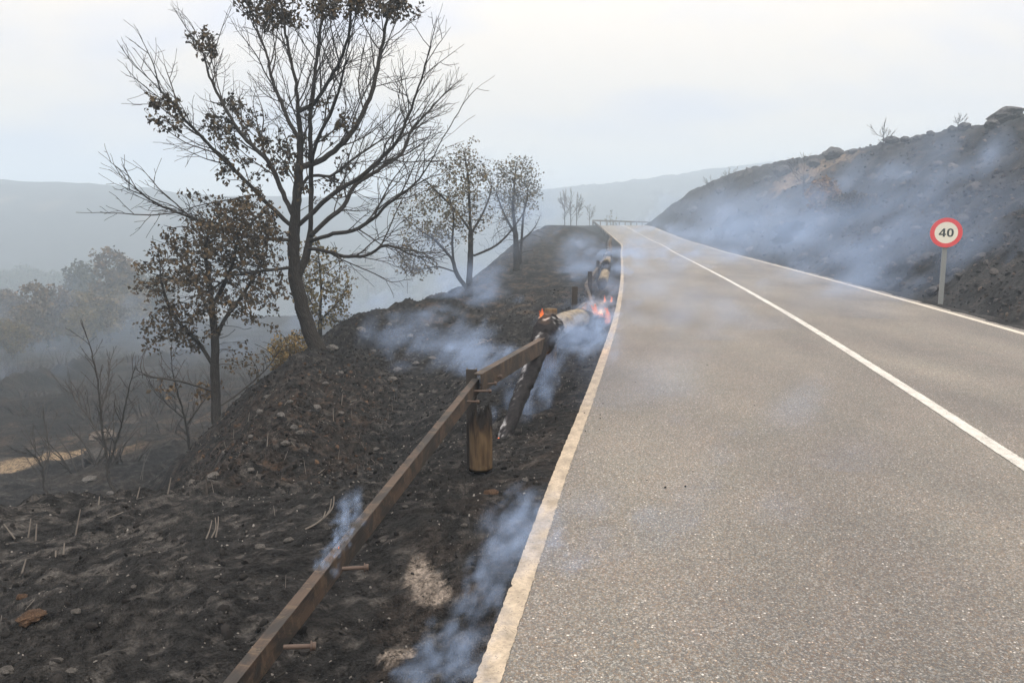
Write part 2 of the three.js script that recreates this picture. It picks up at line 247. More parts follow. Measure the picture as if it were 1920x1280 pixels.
// ------------------------------------------------------------------ shared shapes and surfaces
function tube(pts, radii, sides, cap = true, colour, lump = 0, seed = 0) {
  const pos = [], uv = [], col = [], idx = [], n = pts.length; let N = V(1, 0, 0), run = 0;
  for (let i = 0; i < n; i++) {
    const T = (i < n - 1 ? pts[i + 1] : pts[i]).clone().sub(i ? pts[i - 1] : pts[i]).normalize(); if (!T.lengthSq()) T.set(0, 1, 0);
    N.addScaledVector(T, -N.dot(T)); if (N.lengthSq() < 1e-4) N.set(0.3, 0.2, 1).addScaledVector(T, -V(0.3, 0.2, 1).dot(T)); N.normalize();
    const B = T.clone().cross(N); if (i) run += pts[i].distanceTo(pts[i - 1]);
    for (let k = 0; k <= sides; k++) { const a = (k / sides) * 2 * Math.PI, kk = k % sides, aa = (kk / sides) * 2 * Math.PI, ca = Math.cos(aa), sa = Math.sin(aa); let r = radii[i];
      if (lump) r *= 1 + lump * (n3(ca * 1.4 + seed, sa * 1.4, run / Math.max(radii[0], 0.01) * 0.5) + 0.5 * n3(ca * 4 + seed, sa * 4, run / Math.max(radii[0], 0.01) * 1.7));
      pos.push(pts[i].x + (N.x * ca + B.x * sa) * r, pts[i].y + (N.y * ca + B.y * sa) * r, pts[i].z + (N.z * ca + B.z * sa) * r); uv.push((a / (2 * Math.PI)) * Math.max(0.1, radii[0] * 6), run); if (colour) col.push(...colour(run, aa, i / (n - 1), r)); }
  }
  for (let i = 0; i < n - 1; i++) for (let k = 0; k < sides; k++) { const a = i * (sides + 1) + k, b = a + 1, c = a + sides + 1, d = c + 1; idx.push(a, b, d, a, d, c); }
  if (cap) for (const e of [0, n - 1]) { const c = pos.length / 3; pos.push(pts[e].x, pts[e].y, pts[e].z); uv.push(0.5, 0.5); if (colour) col.push(...colour(e ? run : 0, 0, e / (n - 1), 0)); for (let k = 0; k < sides; k++) { const a = e * (sides + 1) + k; e ? idx.push(c, a, a + 1) : idx.push(c, a + 1, a); } }
  const g = new THREE.BufferGeometry(); g.setAttribute('position', new THREE.Float32BufferAttribute(pos, 3)); g.setAttribute('uv', new THREE.Float32BufferAttribute(uv, 2)); if (colour) g.setAttribute('color', new THREE.Float32BufferAttribute(col, 3)); g.setIndex(idx); g.computeVertexNormals(); return g;
}
const along = (a, b, n) => Array.from({ length: n + 1 }, (_, i) => a.clone().lerp(b, i / n));
const woodTex = (() => { const W = 512, t = tiled(W); const f = (x, y) => t(x, y * 0.09, 0.05) * 0.5 + t(x, y * 0.12, 0.16) * 0.3 + t(x, y, 0.03) * 0.2; return { map: texture(W, W, (x, y) => { const k = 0.72 + 0.3 * f(x, y); return [k, k * 0.97, k * 0.93]; }), bump: texture(W, W, (x, y) => 0.5 + 0.45 * f(x, y), false) }; })();
const barkTex = (() => { const W = 512, t = tiled(W); const f = (x, y) => Math.abs(t(x, y * 0.35, 0.045)) * 0.8 + 0.3 * t(x, y * 0.5, 0.14); return { map: texture(W, W, (x, y) => { const k = 0.5 + 0.45 * f(x, y); return [k, k * 0.97, k * 0.95]; }), bump: texture(W, W, (x, y) => 0.2 + 0.8 * f(x, y), false) }; })();
const rustTex = (() => { const W = 512, t = tiled(W); return texture(W, W, (x, y) => { const a = t(x, y, 0.012) + 0.5 * t(x, y, 0.04), streak = t(x * 0.06, y, 0.05) + 0.5 * t(x * 0.1, y, 0.14), f = t(x, y, 0.15); let c = [0.042 + 0.016 * a, 0.027 + 0.01 * a, 0.018 + 0.007 * a]; const o = sstep(0.1, 0.6, a + 0.5 * f) * 0.8; c = [lerp(c[0], 0.075, o), lerp(c[1], 0.046, o), lerp(c[2], 0.028, o)]; const s = sstep(0.35, 0.75, streak + 0.25 * a) * 0.55; c = [lerp(c[0], 0.13, s), lerp(c[1], 0.092, s), lerp(c[2], 0.055, s)]; const k = sstep(0.0, 0.5, -a - 0.35 * f) * 0.85; return [lerp(c[0], 0.014, k), lerp(c[1], 0.011, k), lerp(c[2], 0.009, k)]; }); })();
const M = {
  rust: std({ color: lin(0.58, 0.56, 0.55), bumpMap: woodTex.bump, bumpScale: 0.003, map: rustTex, roughness: 0.72, metalness: 0.15 }), darkSteel: std({ color: lin(0.035, 0.03, 0.027), map: woodTex.map, roughness: 0.7, metalness: 0.2 }),
  bolt: std({ color: lin(0.085, 0.056, 0.042), map: barkTex.map, roughness: 0.75, metalness: 0.2 }),
  wood: matt({ vertexColors: true, map: woodTex.map, bumpMap: woodTex.bump, bumpScale: 0.006 }), char: matt({ vertexColors: true, roughness: 0.8 }),
  bark: matt({ color: lin(0.05, 0.045, 0.04), map: barkTex.map, bumpMap: barkTex.bump, bumpScale: 0.02, roughness: 1 }), twig: matt({ color: lin(0.04, 0.036, 0.033), roughness: 1 }), greyTwig: matt({ color: lin(0.1, 0.09, 0.08), roughness: 1 }),
  leaf: matt({ vertexColors: true, roughness: 0.9, side: THREE.DoubleSide }), stone: matt({ vertexColors: true, map: soil.map, bumpMap: soil.bump, bumpScale: 0.006, roughness: 0.95 }),
  ember: std({ color: lin(0.05, 0.02, 0.01), emissive: lin(1, 0.16, 0.03), emissiveIntensity: 2.2 }),
};

// ------------------------------------------------------------------ speed limit sign
{
  const d = 16.45, u = ROAD + 0.4, x = XL(d) + u, y0 = ground(x, d), c = at(1777, 436, d), s = thing('speed_limit_sign', 'round red and white road sign reading 40 on a grey post', 'road sign', V(x, y0, -d));
  s.rotation.y = -0.3; 
  const H = c.y - y0, R = 0.297, white = std({ color: lin(0.62, 0.6, 0.5), roughness: 0.5 }), red = std({ color: lin(0.55, 0.055, 0.06), roughness: 0.45 }), back = std({ color: lin(0.3, 0.3, 0.3), metalness: 0.5, roughness: 0.5 }), ink = std({ color: lin(0.02, 0.03, 0.028), roughness: 0.6 });
  const post = new THREE.Shape(); post.moveTo(-0.04, -0.02); post.lineTo(0.04, -0.02); post.lineTo(0.04, 0.02); post.lineTo(-0.04, 0.02);
  const pg = new THREE.ExtrudeGeometry(post, { depth: H + 0.12 + 0.3, bevelEnabled: true, bevelSize: 0.004, bevelThickness: 0.004, bevelSegments: 2 }); pg.rotateX(-Math.PI / 2); pg.translate(0, -0.3, -0.028);
  mesh('post', pg, std({ color: lin(0.2, 0.21, 0.205), metalness: 0.35, roughness: 0.55 }), s);
  const disc = (r, z0, z1, n = 64) => { const g = new THREE.CylinderGeometry(r, r, z1 - z0, n); g.rotateX(Math.PI / 2); g.translate(0, H, (z0 + z1) / 2); return g; };
  mesh('plate', disc(R, 0, 0.018), back, s);
  const ring = new THREE.Shape().absarc(0, 0, R - 0.002, 0, 2 * Math.PI); ring.holes.push(new THREE.Path().absarc(0, 0, R * 0.715, 0, 2 * Math.PI, true)); const rg = new THREE.ExtrudeGeometry(ring, { depth: 0.002, bevelEnabled: false, curveSegments: 48 }); rg.translate(0, H, 0.0185); mesh('red_border', rg, red, s);
  mesh('white_face', disc(R * 0.716, 0.0182, 0.0195), white, s);
  const font = await new FontLoader().loadAsync('fonts/droid/droid_sans_bold.typeface.json');
  const tg = new TextGeometry('40', { font, size: 0.165, depth: 0.0015, curveSegments: 8, bevelEnabled: false }); tg.computeBoundingBox(); const bb = tg.boundingBox; tg.translate(-(bb.min.x + bb.max.x) / 2, -(bb.min.y + bb.max.y) / 2, 0); tg.scale(1.1, 1, 1); tg.translate(0, H, 0.0199); mesh('number', tg, ink, s);
  for (const dy of [-0.1, 0.1]) { const g = new THREE.BoxGeometry(0.14, 0.035, 0.012); g.translate(0, H + dy, -0.007); mesh('bracket', g, back, s); }
}

// ------------------------------------------------------------------ guardrail with burnt timber
const railX = (d) => XL(d) - 0.53 - 0.35 * sstep(25, 60, d), railPt = (d, y) => V(railX(d), E(d) + y, -d);
function beam(a, b, h = 0.13, w = 0.05) { // a channel section laid from a to b, its closed face towards the road
  const s = new THREE.Shape(), t = 0.006; s.moveTo(0, -h / 2); s.lineTo(w, -h / 2); s.lineTo(w, h / 2); s.lineTo(0, h / 2); s.lineTo(0, h / 2 - t); s.lineTo(w - t, h / 2 - t); s.lineTo(w - t, -h / 2 + t); s.lineTo(0, -h / 2 + t);
  const L = a.distanceTo(b), g = new THREE.ExtrudeGeometry(s, { depth: L, bevelEnabled: true, bevelSize: 0.002, bevelThickness: 0.001, bevelSegments: 1 });
  const Z = b.clone().sub(a).normalize(), X = V(0, 1, 0).cross(Z).normalize().negate(), Y = Z.clone().cross(X); g.applyMatrix4(new THREE.Matrix4().makeBasis(X, Y, Z).setPosition(a)); return g;
}
function boltGeo(p, dir, L) { // threaded rod with washer and nut
  const parts = [], c = (r, h, y, n) => { const g = new THREE.CylinderGeometry(r, r, h, n); g.translate(0, y, 0); parts.push(g); };
  c(0.0078, L, L / 2, 10); c(0.0175, 0.004, L - 0.014, 14); c(0.014, 0.012, L - 0.005, 6); const g = mergeGeometries(parts); g.applyQuaternion(new THREE.Quaternion().setFromUnitVectors(V(0, 1, 0), dir.clone().normalize())); g.translate(p.x, p.y, p.z); return g;
}
function postGeo(p, top, bottom, w = 0.07) { const s = new THREE.Shape(), t = 0.007, dep = 0.05; s.moveTo(-w / 2, 0); s.lineTo(w / 2, 0); s.lineTo(w / 2, dep); s.lineTo(w / 2 - t, dep); s.lineTo(w / 2 - t, t); s.lineTo(-w / 2 + t, t); s.lineTo(-w / 2 + t, dep); s.lineTo(-w / 2, dep); const g = new THREE.ExtrudeGeometry(s, { depth: top - bottom, bevelEnabled: true, bevelSize: 0.0015, bevelThickness: 0.0015, bevelSegments: 1 }); g.rotateX(-Math.PI / 2); g.translate(p.x, bottom, p.z); return g; }
const paleWood = [0.12, 0.084, 0.05], greyWood = [0.33, 0.3, 0.25], charC = [0.02, 0.018, 0.018];
const mix3 = (a, b, t) => [lerp(a[0], b[0], t), lerp(a[1], b[1], t), lerp(a[2], b[2], t)];
function sleeveGeo(p, bottom, top, r, burnt) { // round timber sleeve of a post, its top burnt ragged
  const n = 22, sides = 28, pos = [], uv = [], col = [], idx = [];
  for (let i = 0; i <= n; i++) for (let k = 0; k <= sides; k++) { const a = ((k % sides) / sides) * 2 * Math.PI, f = i / n, rag = burnt ? 0.085 * (0.5 + 0.9 * n2(Math.cos(a) * 1.3 + 3, Math.sin(a) * 1.3) + 0.5 * n2(Math.cos(a) * 4, Math.sin(a) * 4)) : 0; const y = lerp(bottom, top - rag, f), near = burnt ? sstep(0.16, 0.07, top - 0.03 - y + 0.03 * n2(a * 2, y * 9)) : 0; const rr = r * (1 + 0.012 * n2(a * 3, 1)) * (1 - 0.3 * near * sstep(0.8, 1, f));
    pos.push(p.x + Math.cos(a) * rr, y, p.z + Math.sin(a) * rr); uv.push((k / sides) * 0.47, y); const st = sstep(0.1, 0.6, n2(a * 2.2, y * 2.5) + 0.3 * n2(a * 9, y * 3)); col.push(...mix3(mix3(paleWood, [0.05, 0.034, 0.021], st * 0.8), charC, near)); }
  for (let i = 0; i < n; i++) for (let k = 0; k < sides; k++) { const a = i * (sides + 1) + k, b = a + 1, c = a + sides + 1, d = c + 1; idx.push(a, d, b, a, c, d); }
  for (const e of [0, n]) { const c = pos.length / 3; pos.push(p.x, e ? top - (burnt ? 0.13 : 0) : bottom, p.z); uv.push(0.2, 0.2); col.push(...(burnt && e ? charC : [0.16, 0.12, 0.08])); for (let k = 0; k < sides; k++) { const a = e * (sides + 1) + k; e ? idx.push(c, a + 1, a) : idx.push(c, a, a + 1); } }
  const g = new THREE.BufferGeometry(); g.setAttribute('position', new THREE.Float32BufferAttribute(pos, 3)); g.setAttribute('uv', new THREE.Float32BufferAttribute(uv, 2)); g.setAttribute('color', new THREE.Float32BufferAttribute(col, 3)); g.setIndex(idx); g.computeVertexNormals(); return g;
}
const charColour = (ash, seed) => (run, a, f) => { const n = n3(Math.cos(a) * 2 + seed, Math.sin(a) * 2, run * 22), m = n3(Math.cos(a) * 5 + seed, Math.sin(a) * 5, run * 60), t = ash(run, a, f, n); const base = [0.016 + 0.008 * m, 0.015 + 0.008 * m, 0.016 + 0.008 * m]; return mix3(base, [0.42, 0.42, 0.43], clamp(t, 0, 1)); };
function charLog(a, b, r0, r1, ash, seed, rings = 70, sides = 30) { const pts = along(a, b, rings), rad = pts.map((_, i) => { const f = i / rings; return lerp(r0, r1, f) * (1 - 0.35 * sstep(0.93, 1, f) - 0.3 * sstep(0.05, 0, f)); }); return tube(pts, rad, sides, true, charColour(ash, seed), 0.13, seed); }
const postA = V(-0.262, ground(-0.262, 5.33), -5.33);
{
  const g = thing('guardrail', 'burnt steel and timber guardrail along the roadside verge', 'guardrail');
  const A = V(-0.262, 0.545, -5.33), A0 = V(-1.14, -0.06, -1.62), B = V(0.26, 0.56, -7.1), C = V(0.92, 0.55, -10.4);
  mesh('beam', beam(A0, A.clone().add(V(0, -0.012, -0.03)), 0.09, 0.042), M.rust, g).userData.label = 'bare rusty rail sloping down to the ground with its timber burnt off';
  mesh('beam', beam(A.clone().add(V(0.012, 0.022, 0.07)), B, 0.12, 0.052), M.rust, g);
  mesh('beam', beam(B.clone().add(V(0.03, -0.01, 0)), C, 0.12, 0.05), M.rust, g);
  mesh('beam', beam(V(0.95, 0.52, -10.6), V(1.28, 0.05, -12.1), 0.11, 0.05), M.rust, g).userData.label = 'fallen length of rail dipping into the fire';
  mesh('beam', beam(V(1.3, 0.06, -12.2), railPt(14.3, 0.5), 0.11, 0.05), M.rust, g);
  const side = V(0.97, 0.02, -0.17).normalize();
  for (const [px, py, d, L, tilt] of [[641, 1066, 2.98, 0.1, -0.04], [531, 1213, 2.42, 0.1, -0.08], [866, 752, 5.06, 0.11, -0.1], [884, 733, 5.22, 0.13, -0.06], [898, 721, 5.36, 0.12, 0.02], [909, 709, 5.58, 0.12, 0.06], [960, 676, 6.4, 0.1, 0.02]]) { const p = at(px, py, d); mesh('bolt', boltGeo(p, side.clone().add(V(0, tilt, 0)), L), M.bolt, g); }
  const wood = (name, geo, parent) => mesh(name, geo, M.wood, parent);
  const P1 = mesh('post', postGeo(postA.clone().add(V(-0.012, 0, -0.045)), 0.635, -0.7), M.darkSteel, g);
  wood('timber_sleeve', sleeveGeo(postA.clone().add(V(0.052, 0, 0.02)), postA.y + 0.015, 0.395, 0.078, true), P1).userData.label = 'timber sleeve with a charred broken top';
  const P2at = foot(1030, 7.9), P2 = mesh('post', postGeo(P2at, 0.62, -0.7, 0.08), M.darkSteel, g);
  wood('timber_sleeve', sleeveGeo(P2at.clone().add(V(0.015, 0, 0.035)), P2at.y + 0.22, 0.79, 0.062, false), P2);
  const spots = [[1078, 11.1, 0.76], [1106.5, 14.4, 0.78], [1121, 19.6, 0.74]];
  for (const [px, d, top] of spots) { const p = foot(px, d); const q = mesh('post', postGeo(p, top, p.y - 0.5, 0.075), M.darkSteel, g); if (d < 15) mesh('bolt', boltGeo(p.clone().add(V(0.02, 0.5 - p.y, 0)), V(1, -0.1, 0), 0.12), M.bolt, q); }
  // ash-covered timber still lying on the rail
  const ashWood = (seed, c0, c1) => (run, a, f) => { const n = n3(Math.cos(a) * 2 + seed, Math.sin(a) * 2, run * 9), m = n3(Math.cos(a) * 7 + seed, Math.sin(a) * 7, run * 40), e = Math.max(sstep(c0, 0, run), sstep(c1, c1 + 0.3, run)); return mix3(mix3([0.24, 0.21, 0.165], [0.12, 0.105, 0.085], sstep(0, 0.7, n + 0.5 * m)), charC, clamp(e * 1.3 + 0.25 * m * e, 0, 1)); };
  const La = at(1024, 624, 7.2), Lb = at(1103, 596, 9.9), n = 60, pts = along(La, Lb, n).map((p, i) => p.add(V(0, 0.03 * Math.sin((i / n) * 3.1), 0)));
  wood('burning_timber', tube(pts, pts.map((_, i) => 0.116 * (1 - 0.18 * sstep(0.12, 0, i / n) - 0.25 * sstep(0.75, 1, i / n))), 32, true, ashWood(2, 0.16, 1.9), 0.035, 4), g).userData.label = 'ash-grey timber rail with a charred burning end';
  for (const [p0, d0, p1, d1, s] of [[[1128, 535], 13.9, [1138, 502], 17.8, 6], [[1136, 496], 19.4, [1143, 478], 24.5, 8]]) { const q = along(at(...p0, d0), at(...p1, d1), 40); wood('burning_timber', tube(q, q.map((_, i) => 0.086 * (1 - 0.2 * sstep(0.08, 0, i / 40))), 24, true, ashWood(s, 1.1, 2.4), 0.09, s), g); }
  mesh('beam', beam(railPt(14.3, 0.5), railPt(26, 0.55)), M.rust, g);
  // the length beyond, still whole
  for (let d = 26; d < 102; d += 4) {
    const p = railPt(d, 0), y = ground(p.x, d); p.y = y; mesh('post', postGeo(p, E(d) + 0.66, y - 0.4, 0.11), M.darkSteel, g);
    if (d < 98) { mesh('beam', beam(railPt(d, 0.55), railPt(d + 4, 0.55), 0.15, 0.06), M.darkSteel, g); const q = along(railPt(d, 0.55).add(V(0.13, 0, -0.02)), railPt(d + 4, 0.55).add(V(0.13, 0, 0.02)), 6); mesh('timber_rail', tube(q, q.map(() => 0.09), 12, true, () => [0.07, 0.055, 0.042]), M.wood, g); }
  }
  // rail round the outside of the far bend
  const g2 = thing('guardrail', 'distant thin guardrail round the bend where the road tops the rise', 'guardrail');
  const P = (f) => { const d = lerp(101, 128, f), px = lerp(1110, 1262, f ** 0.9), x = ((px - 960) / FOCAL) * d, y = lerp(2.1, 1.86, f); return V(x, y, -d); };
  const steel = std({ color: lin(0.12, 0.11, 0.1), roughness: 0.6, metalness: 0.4 });
  for (let i = 0; i <= 14; i++) { const p = P(i / 14); mesh('post', postGeo(p, p.y + 0.08, Math.min(ground(p.x, -p.z), p.y - 0.9) - 0.1, 0.12), steel, g2); if (i < 14) mesh('beam', beam(p, P((i + 1) / 14), 0.2, 0.08), steel, g2); }
}
single('charred_log', charLog(at(1022, 628, 7.12), at(938, 838, 6.2), 0.078, 0.052, (run, a, f, n) => sstep(0.1, 0.7, n3(run * 6, 3, 1) + 0.45 * n) * sstep(0.72, 1, Math.cos(a - 2.6 + 0.3 * n)) * 0.75 + sstep(0.88, 1, f) * sstep(0, 0.6, n) * 0.7, 3), M.char, 'charred black log leaning from the burning rail down to the ground', 'log');
{ // charred lump and half-burnt lengths lying in the fire
  single('charred_log', charLog(at(1012, 652, 7.05), at(1034, 603, 7.3), 0.1, 0.125, (r, a, f, n) => sstep(0.35, 0.8, n) * sstep(0.55, 0.8, f) * 0.7, 9, 26, 30), M.char, 'thick charred stump of timber hanging at the broken rail end', 'log');
  const flat = [[1062, 642, 1112, 628, 0.035], [1085, 640, 1132, 622, 0.045], [1100, 585, 1128, 578, 0.07]];
  const what = ['thin charred pole smouldering on the verge under the ash-grey timber', 'thicker charred pole smouldering beside the road edge line', 'charred timber piece in the flames behind the ash-grey timber'];
  flat.forEach(([x0, y0, x1, y1, r], i) => { const a = onGround(x0, y0), b = onGround(x1, y1); a.y += r * 0.8; b.y += r * 0.8; single('charred_log', charLog(a, b, r, r * 0.85, (q, an, f, n) => sstep(0.2, 0.8, n) * 0.5, 20 + i, 40, 18), M.char, what[i], 'log'); });
}
stamp('rail');

// ------------------------------------------------------------------ trees
function grow({ limbs, cloud, seed, step = 0.12, reach = 1.0, kill = 0.2, up = 0.02, wobble = 0.18, most = 9000 }) {
  const r = rng(seed), P = [], par = [], add = (p, k) => { P.push(p); par.push(k); return P.length - 1; };
  limbs.forEach((L) => { let prev = -1; if (P.length) { let best = 1e9; P.forEach((q, i) => { const d = q.distanceToSquared(L[0]); if (d < best) { best = d; prev = i; } }); }
    const c = new THREE.CatmullRomCurve3(L), n = Math.max(2, Math.round(c.getLength() / step)), pts = c.getSpacedPoints(n); pts.forEach((p, i) => { if (i === 0 && prev >= 0) return; prev = add(p, prev); }); });
  let live = cloud.slice(); const cell = reach, grid = new Map(), key = (p) => `${Math.floor(p.x / cell)},${Math.floor(p.y / cell)},${Math.floor(p.z / cell)}`, put = (i) => { const k = key(P[i]); (grid.get(k) ?? grid.set(k, []).get(k)).push(i); };
  P.forEach((_, i) => put(i)); const kids = new Int16Array(most + 2000);
  const near = new Int32Array(live.length).fill(-1), nd = new Float32Array(live.length).fill(1e9); let from = 0;
  let alive = live.map((_, i) => i);
  for (let it = 0; it < 140 && P.length < most && alive.length; it++) {
    // nearest node for each attraction point: only new nodes need checking
    if (it === 0) { for (const i of alive) { const a = live[i], cx = Math.floor(a.x / cell), cy = Math.floor(a.y / cell), cz = Math.floor(a.z / cell); for (let x = -1; x <= 1; x++) for (let y = -1; y <= 1; y++) for (let z = -1; z <= 1; z++) for (const k of grid.get(`${cx + x},${cy + y},${cz + z}`) ?? []) { const q = P[k].distanceToSquared(a); if (q < nd[i]) { nd[i] = q; near[i] = k; } } } }
    else { const g2 = new Map(); for (let k = from; k < P.length; k++) { const kk = key(P[k]); (g2.get(kk) ?? g2.set(kk, []).get(kk)).push(k); } for (const i of alive) { const a = live[i], cx = Math.floor(a.x / cell), cy = Math.floor(a.y / cell), cz = Math.floor(a.z / cell); for (let x = -1; x <= 1; x++) for (let y = -1; y <= 1; y++) for (let z = -1; z <= 1; z++) { const b = g2.get(`${cx + x},${cy + y},${cz + z}`); if (b) for (const k of b) { const q = P[k].distanceToSquared(a); if (q < nd[i]) { nd[i] = q; near[i] = k; } } } } }
    from = P.length; const pull = new Map();
    alive = alive.filter((i) => nd[i] > kill * kill);
    for (const i of alive) if (near[i] >= 0 && nd[i] < reach * reach) { const v = live[i].clone().sub(P[near[i]]).normalize(); const e = pull.get(near[i]); e ? e.add(v) : pull.set(near[i], v); }
    if (!pull.size) break;
    for (const [k, v] of pull) { if (kids[k] > 2) continue; v.normalize(); const b = par[k] >= 0 ? P[k].clone().sub(P[par[k]]).normalize() : V(0, 1, 0); v.multiplyScalar(1).addScaledVector(b, 0.75).add(V((r() - 0.5) * wobble * 2, up + (r() - 0.5) * wobble * 2, (r() - 0.5) * wobble * 2)).normalize(); add(P[k].clone().addScaledVector(v, step), k); kids[k]++; }
  }
  return { P, par };
}
function ramify({ limbs, seed, twigs, step = 0.1 }) { // side shoots on side shoots: kinked, tapering, leaving at an angle and bending up
  const r = rng(seed), P = [], par = [], add = (p, k) => { P.push(p); par.push(k); return P.length - 1; }, runs = [];
  limbs.forEach((L) => { let prev = -1; if (P.length) { let best = 1e9; P.forEach((q, i) => { const d = q.distanceToSquared(L[0]); if (d < best) { best = d; prev = i; } }); }
    const c = new THREE.CatmullRomCurve3(L), n = Math.max(2, Math.round(c.getLength() / step)), run = []; c.getSpacedPoints(n).forEach((p, i) => { if (i === 0 && prev >= 0) return; if (i > 2) p.add(V(r() - 0.5, r() - 0.5, r() - 0.5).multiplyScalar(step * 0.22)); prev = add(p, prev); run.push(prev); }); runs.push([run, run.length > 40 ? 0.38 : 0.16]); });
  const { levels, up = 0.1, centre, inside } = twigs; let todo = runs;
  levels.forEach(({ every, len, ang, kink, s }, lv) => {
    const next = [];
    for (const [run, from] of todo) {
      let gap = every * r(), spin = r() * 6.28;
      for (let i = Math.max(1, Math.floor(run.length * from)); i < run.length; i++) {
        gap -= P[run[i]].distanceTo(P[par[run[i]] < 0 ? run[i] : par[run[i]]]); const last = i === run.length - 1;
        if (gap > 0 && !last) continue; gap = every * (0.5 + r()); spin += 2.0 + r() * 1.2;
        for (let twin = 0; twin < (last && lv < 2 ? 2 : 1); twin++) {
          const t = i / run.length, T = P[run[i]].clone().sub(P[par[run[i]]] ?? P[run[i]]).normalize(), N = V(r() - 0.5, r() - 0.5, r() - 0.5).cross(T).normalize().applyAxisAngle(T, spin + twin * 3), a = (last ? 0.25 : 1) * lerp(ang[0], ang[1], r()), dir = T.multiplyScalar(Math.cos(a)).addScaledVector(N, Math.sin(a)); let L = lerp(len[0], len[1], r() ** 1.3) * (1 - 0.45 * t) * (r() < 0.08 ? 0.35 : 1), k = run[i]; const got = [];
          const out = P[k].clone().sub(centre).normalize();
          while (L > 0) { dir.addScaledVector(out, 0.05).add(V((r() - 0.5) * kink, (r() - 0.5) * kink + up * s * 2, (r() - 0.5) * kink)).normalize(); const q = P[k].clone().addScaledVector(dir, s * (0.7 + 0.6 * r())); if (inside && !inside(q) && r() < 0.45) break; k = add(q, k); got.push(k); L -= s; }
          if (got.length > 1) next.push([got, 0.15]);
        }
      }
    }
    todo = next;
  });
  return { P, par };
}
function skeleton({ P, par }, base, tip) { // girth by the pipe rule, then chains from thick to thin
  const n = P.length, tips = new Float32Array(n), ch = Array.from({ length: n }, () => []); for (let i = n - 1; i >= 0; i--) { if (!tips[i]) tips[i] = 1; if (par[i] >= 0) { tips[par[i]] += tips[i]; ch[par[i]].push(i); } }
  const e = Math.log(tips[0]) / Math.log(base / tip), R = tips.map((t) => tip * t ** (1 / e)), chains = [], todo = [[0, -1]];
  while (todo.length) { const [s, p] = todo.pop(), c = p >= 0 ? [p, s] : [s]; let i = s; while (ch[i].length) { const o = ch[i].slice().sort((a, b) => R[b] - R[a]); for (const k of o.slice(1)) todo.push([k, i]); i = o[0]; c.push(i); } chains.push(c); }
  return { R, chains, ch };
}
function leafGeo(spots, size, tone, seed, per = 1, spread = 0.08) { // folded, curled leaf blades
  const r = rng(seed), pos = [], col = [], idx = [], A = V(), B = V(), C = V();
  for (const p of spots) for (let k = 0; k < per; k++) {
    const o = p.clone().add(V(r() - 0.5, r() - 0.6, r() - 0.5).multiplyScalar(2 * spread)), s = size * (0.6 + 0.8 * r()); A.set(r() - 0.5, r() - 0.75, r() - 0.5).normalize(); B.set(r() - 0.5, r() - 0.5, r() - 0.5).cross(A).normalize(); C.crossVectors(A, B); const w = 0.3 + 0.12 * r(), f = 0.1 + 0.25 * r(), b0 = pos.length / 3;
    const v = (a, b, c) => pos.push(o.x + (A.x * a + B.x * b + C.x * c) * s, o.y + (A.y * a + B.y * b + C.y * c) * s, o.z + (A.z * a + B.z * b + C.z * c) * s);
    v(0, 0, 0); v(0.55, w, f); v(1, 0, -0.15); v(0.55, -w, f); v(0.5, 0, 0); idx.push(b0, b0 + 4, b0 + 1, b0 + 1, b0 + 4, b0 + 2, b0, b0 + 3, b0 + 4, b0 + 4, b0 + 3, b0 + 2);
    const q = 0.6 + 0.8 * r(), h = r(); for (let j = 0; j < 5; j++) col.push(tone[0] * q * (1 + 0.4 * h * h), tone[1] * q * (1 + 0.1 * h * h), tone[2] * q * (1 - 0.3 * h));
  }
  const g = new THREE.BufferGeometry(); g.setAttribute('position', new THREE.Float32BufferAttribute(pos, 3)); g.setAttribute('color', new THREE.Float32BufferAttribute(col, 3)); g.setIndex(idx); g.computeVertexNormals(); return g;
}
function inEllipsoid(c, rx, ry, rz, n, r, shell = 0.5) { const out = []; while (out.length < n) { const x = 2 * r() - 1, y = 2 * r() - 1, z = 2 * r() - 1, q = x * x + y * y + z * z; if (q > 1 || (r() < shell && q < 0.3)) continue; out.push(V(c.x + x * rx, c.y + y * ry, c.z + z * rz)); } return out; }
function tree(name, label, category, o) {
  const { limbs, cloud, base, tip = 0.0028, seed, leaves, bark = M.bark, twig = M.twig, sides = 10, thick = 0.022, group } = o;
  const g = thing(name, label, category, limbs[0][0].clone(), group), org = limbs[0][0], grown = o.twigs ? ramify({ limbs, seed, twigs: o.twigs, step: o.step }) : grow({ ...o, limbs, cloud, seed }), { R, chains, ch } = skeleton(grown, base, tip), { P } = grown, thin = [], rel = (p) => p.clone().sub(org);
  if (o.flare) for (let i = 0; i < 8; i++) R[i] *= 1 + o.flare * (1 - i / 8) ** 2;
  chains.forEach((c, ci) => {
    const rr = c.map((i, k) => (k === 0 && ci ? Math.min(R[i], R[c[1]] * 1.15) : R[i])), th = rr[Math.min(1, rr.length - 1)], pts = c.map((i) => rel(P[i]));
    if (c.length < 2) return;
    if (ci === 0 || th > thick) mesh(ci === 0 ? 'trunk' : 'limb', tube(pts, rr, ci === 0 ? sides + 4 : th > 0.04 ? sides : 7, true, undefined, ci === 0 ? 0.06 : 0.05, ci), bark, g);
    else thin.push(tube(pts, rr, th > 0.01 ? 5 : 3, false));
  });
  if (thin.length) { const m = mesh('twigs', mergeGeometries(thin), twig, g); m.userData.kind = 'stuff'; }
  if (leaves) { const r = rng(seed + 77), spots = []; P.forEach((p, i) => { if (R[i] > (leaves.onR ?? 0.012)) return; const k = leaves.where(p); if (r() < k) spots.push(rel(p)); }); if (spots.length) { const m = mesh('leaves', leafGeo(spots, leaves.size, leaves.tone, seed + 5, leaves.per ?? 1, leaves.spread ?? 0.08), M.leaf, g); m.userData.kind = 'stuff'; } }
  return g;
}
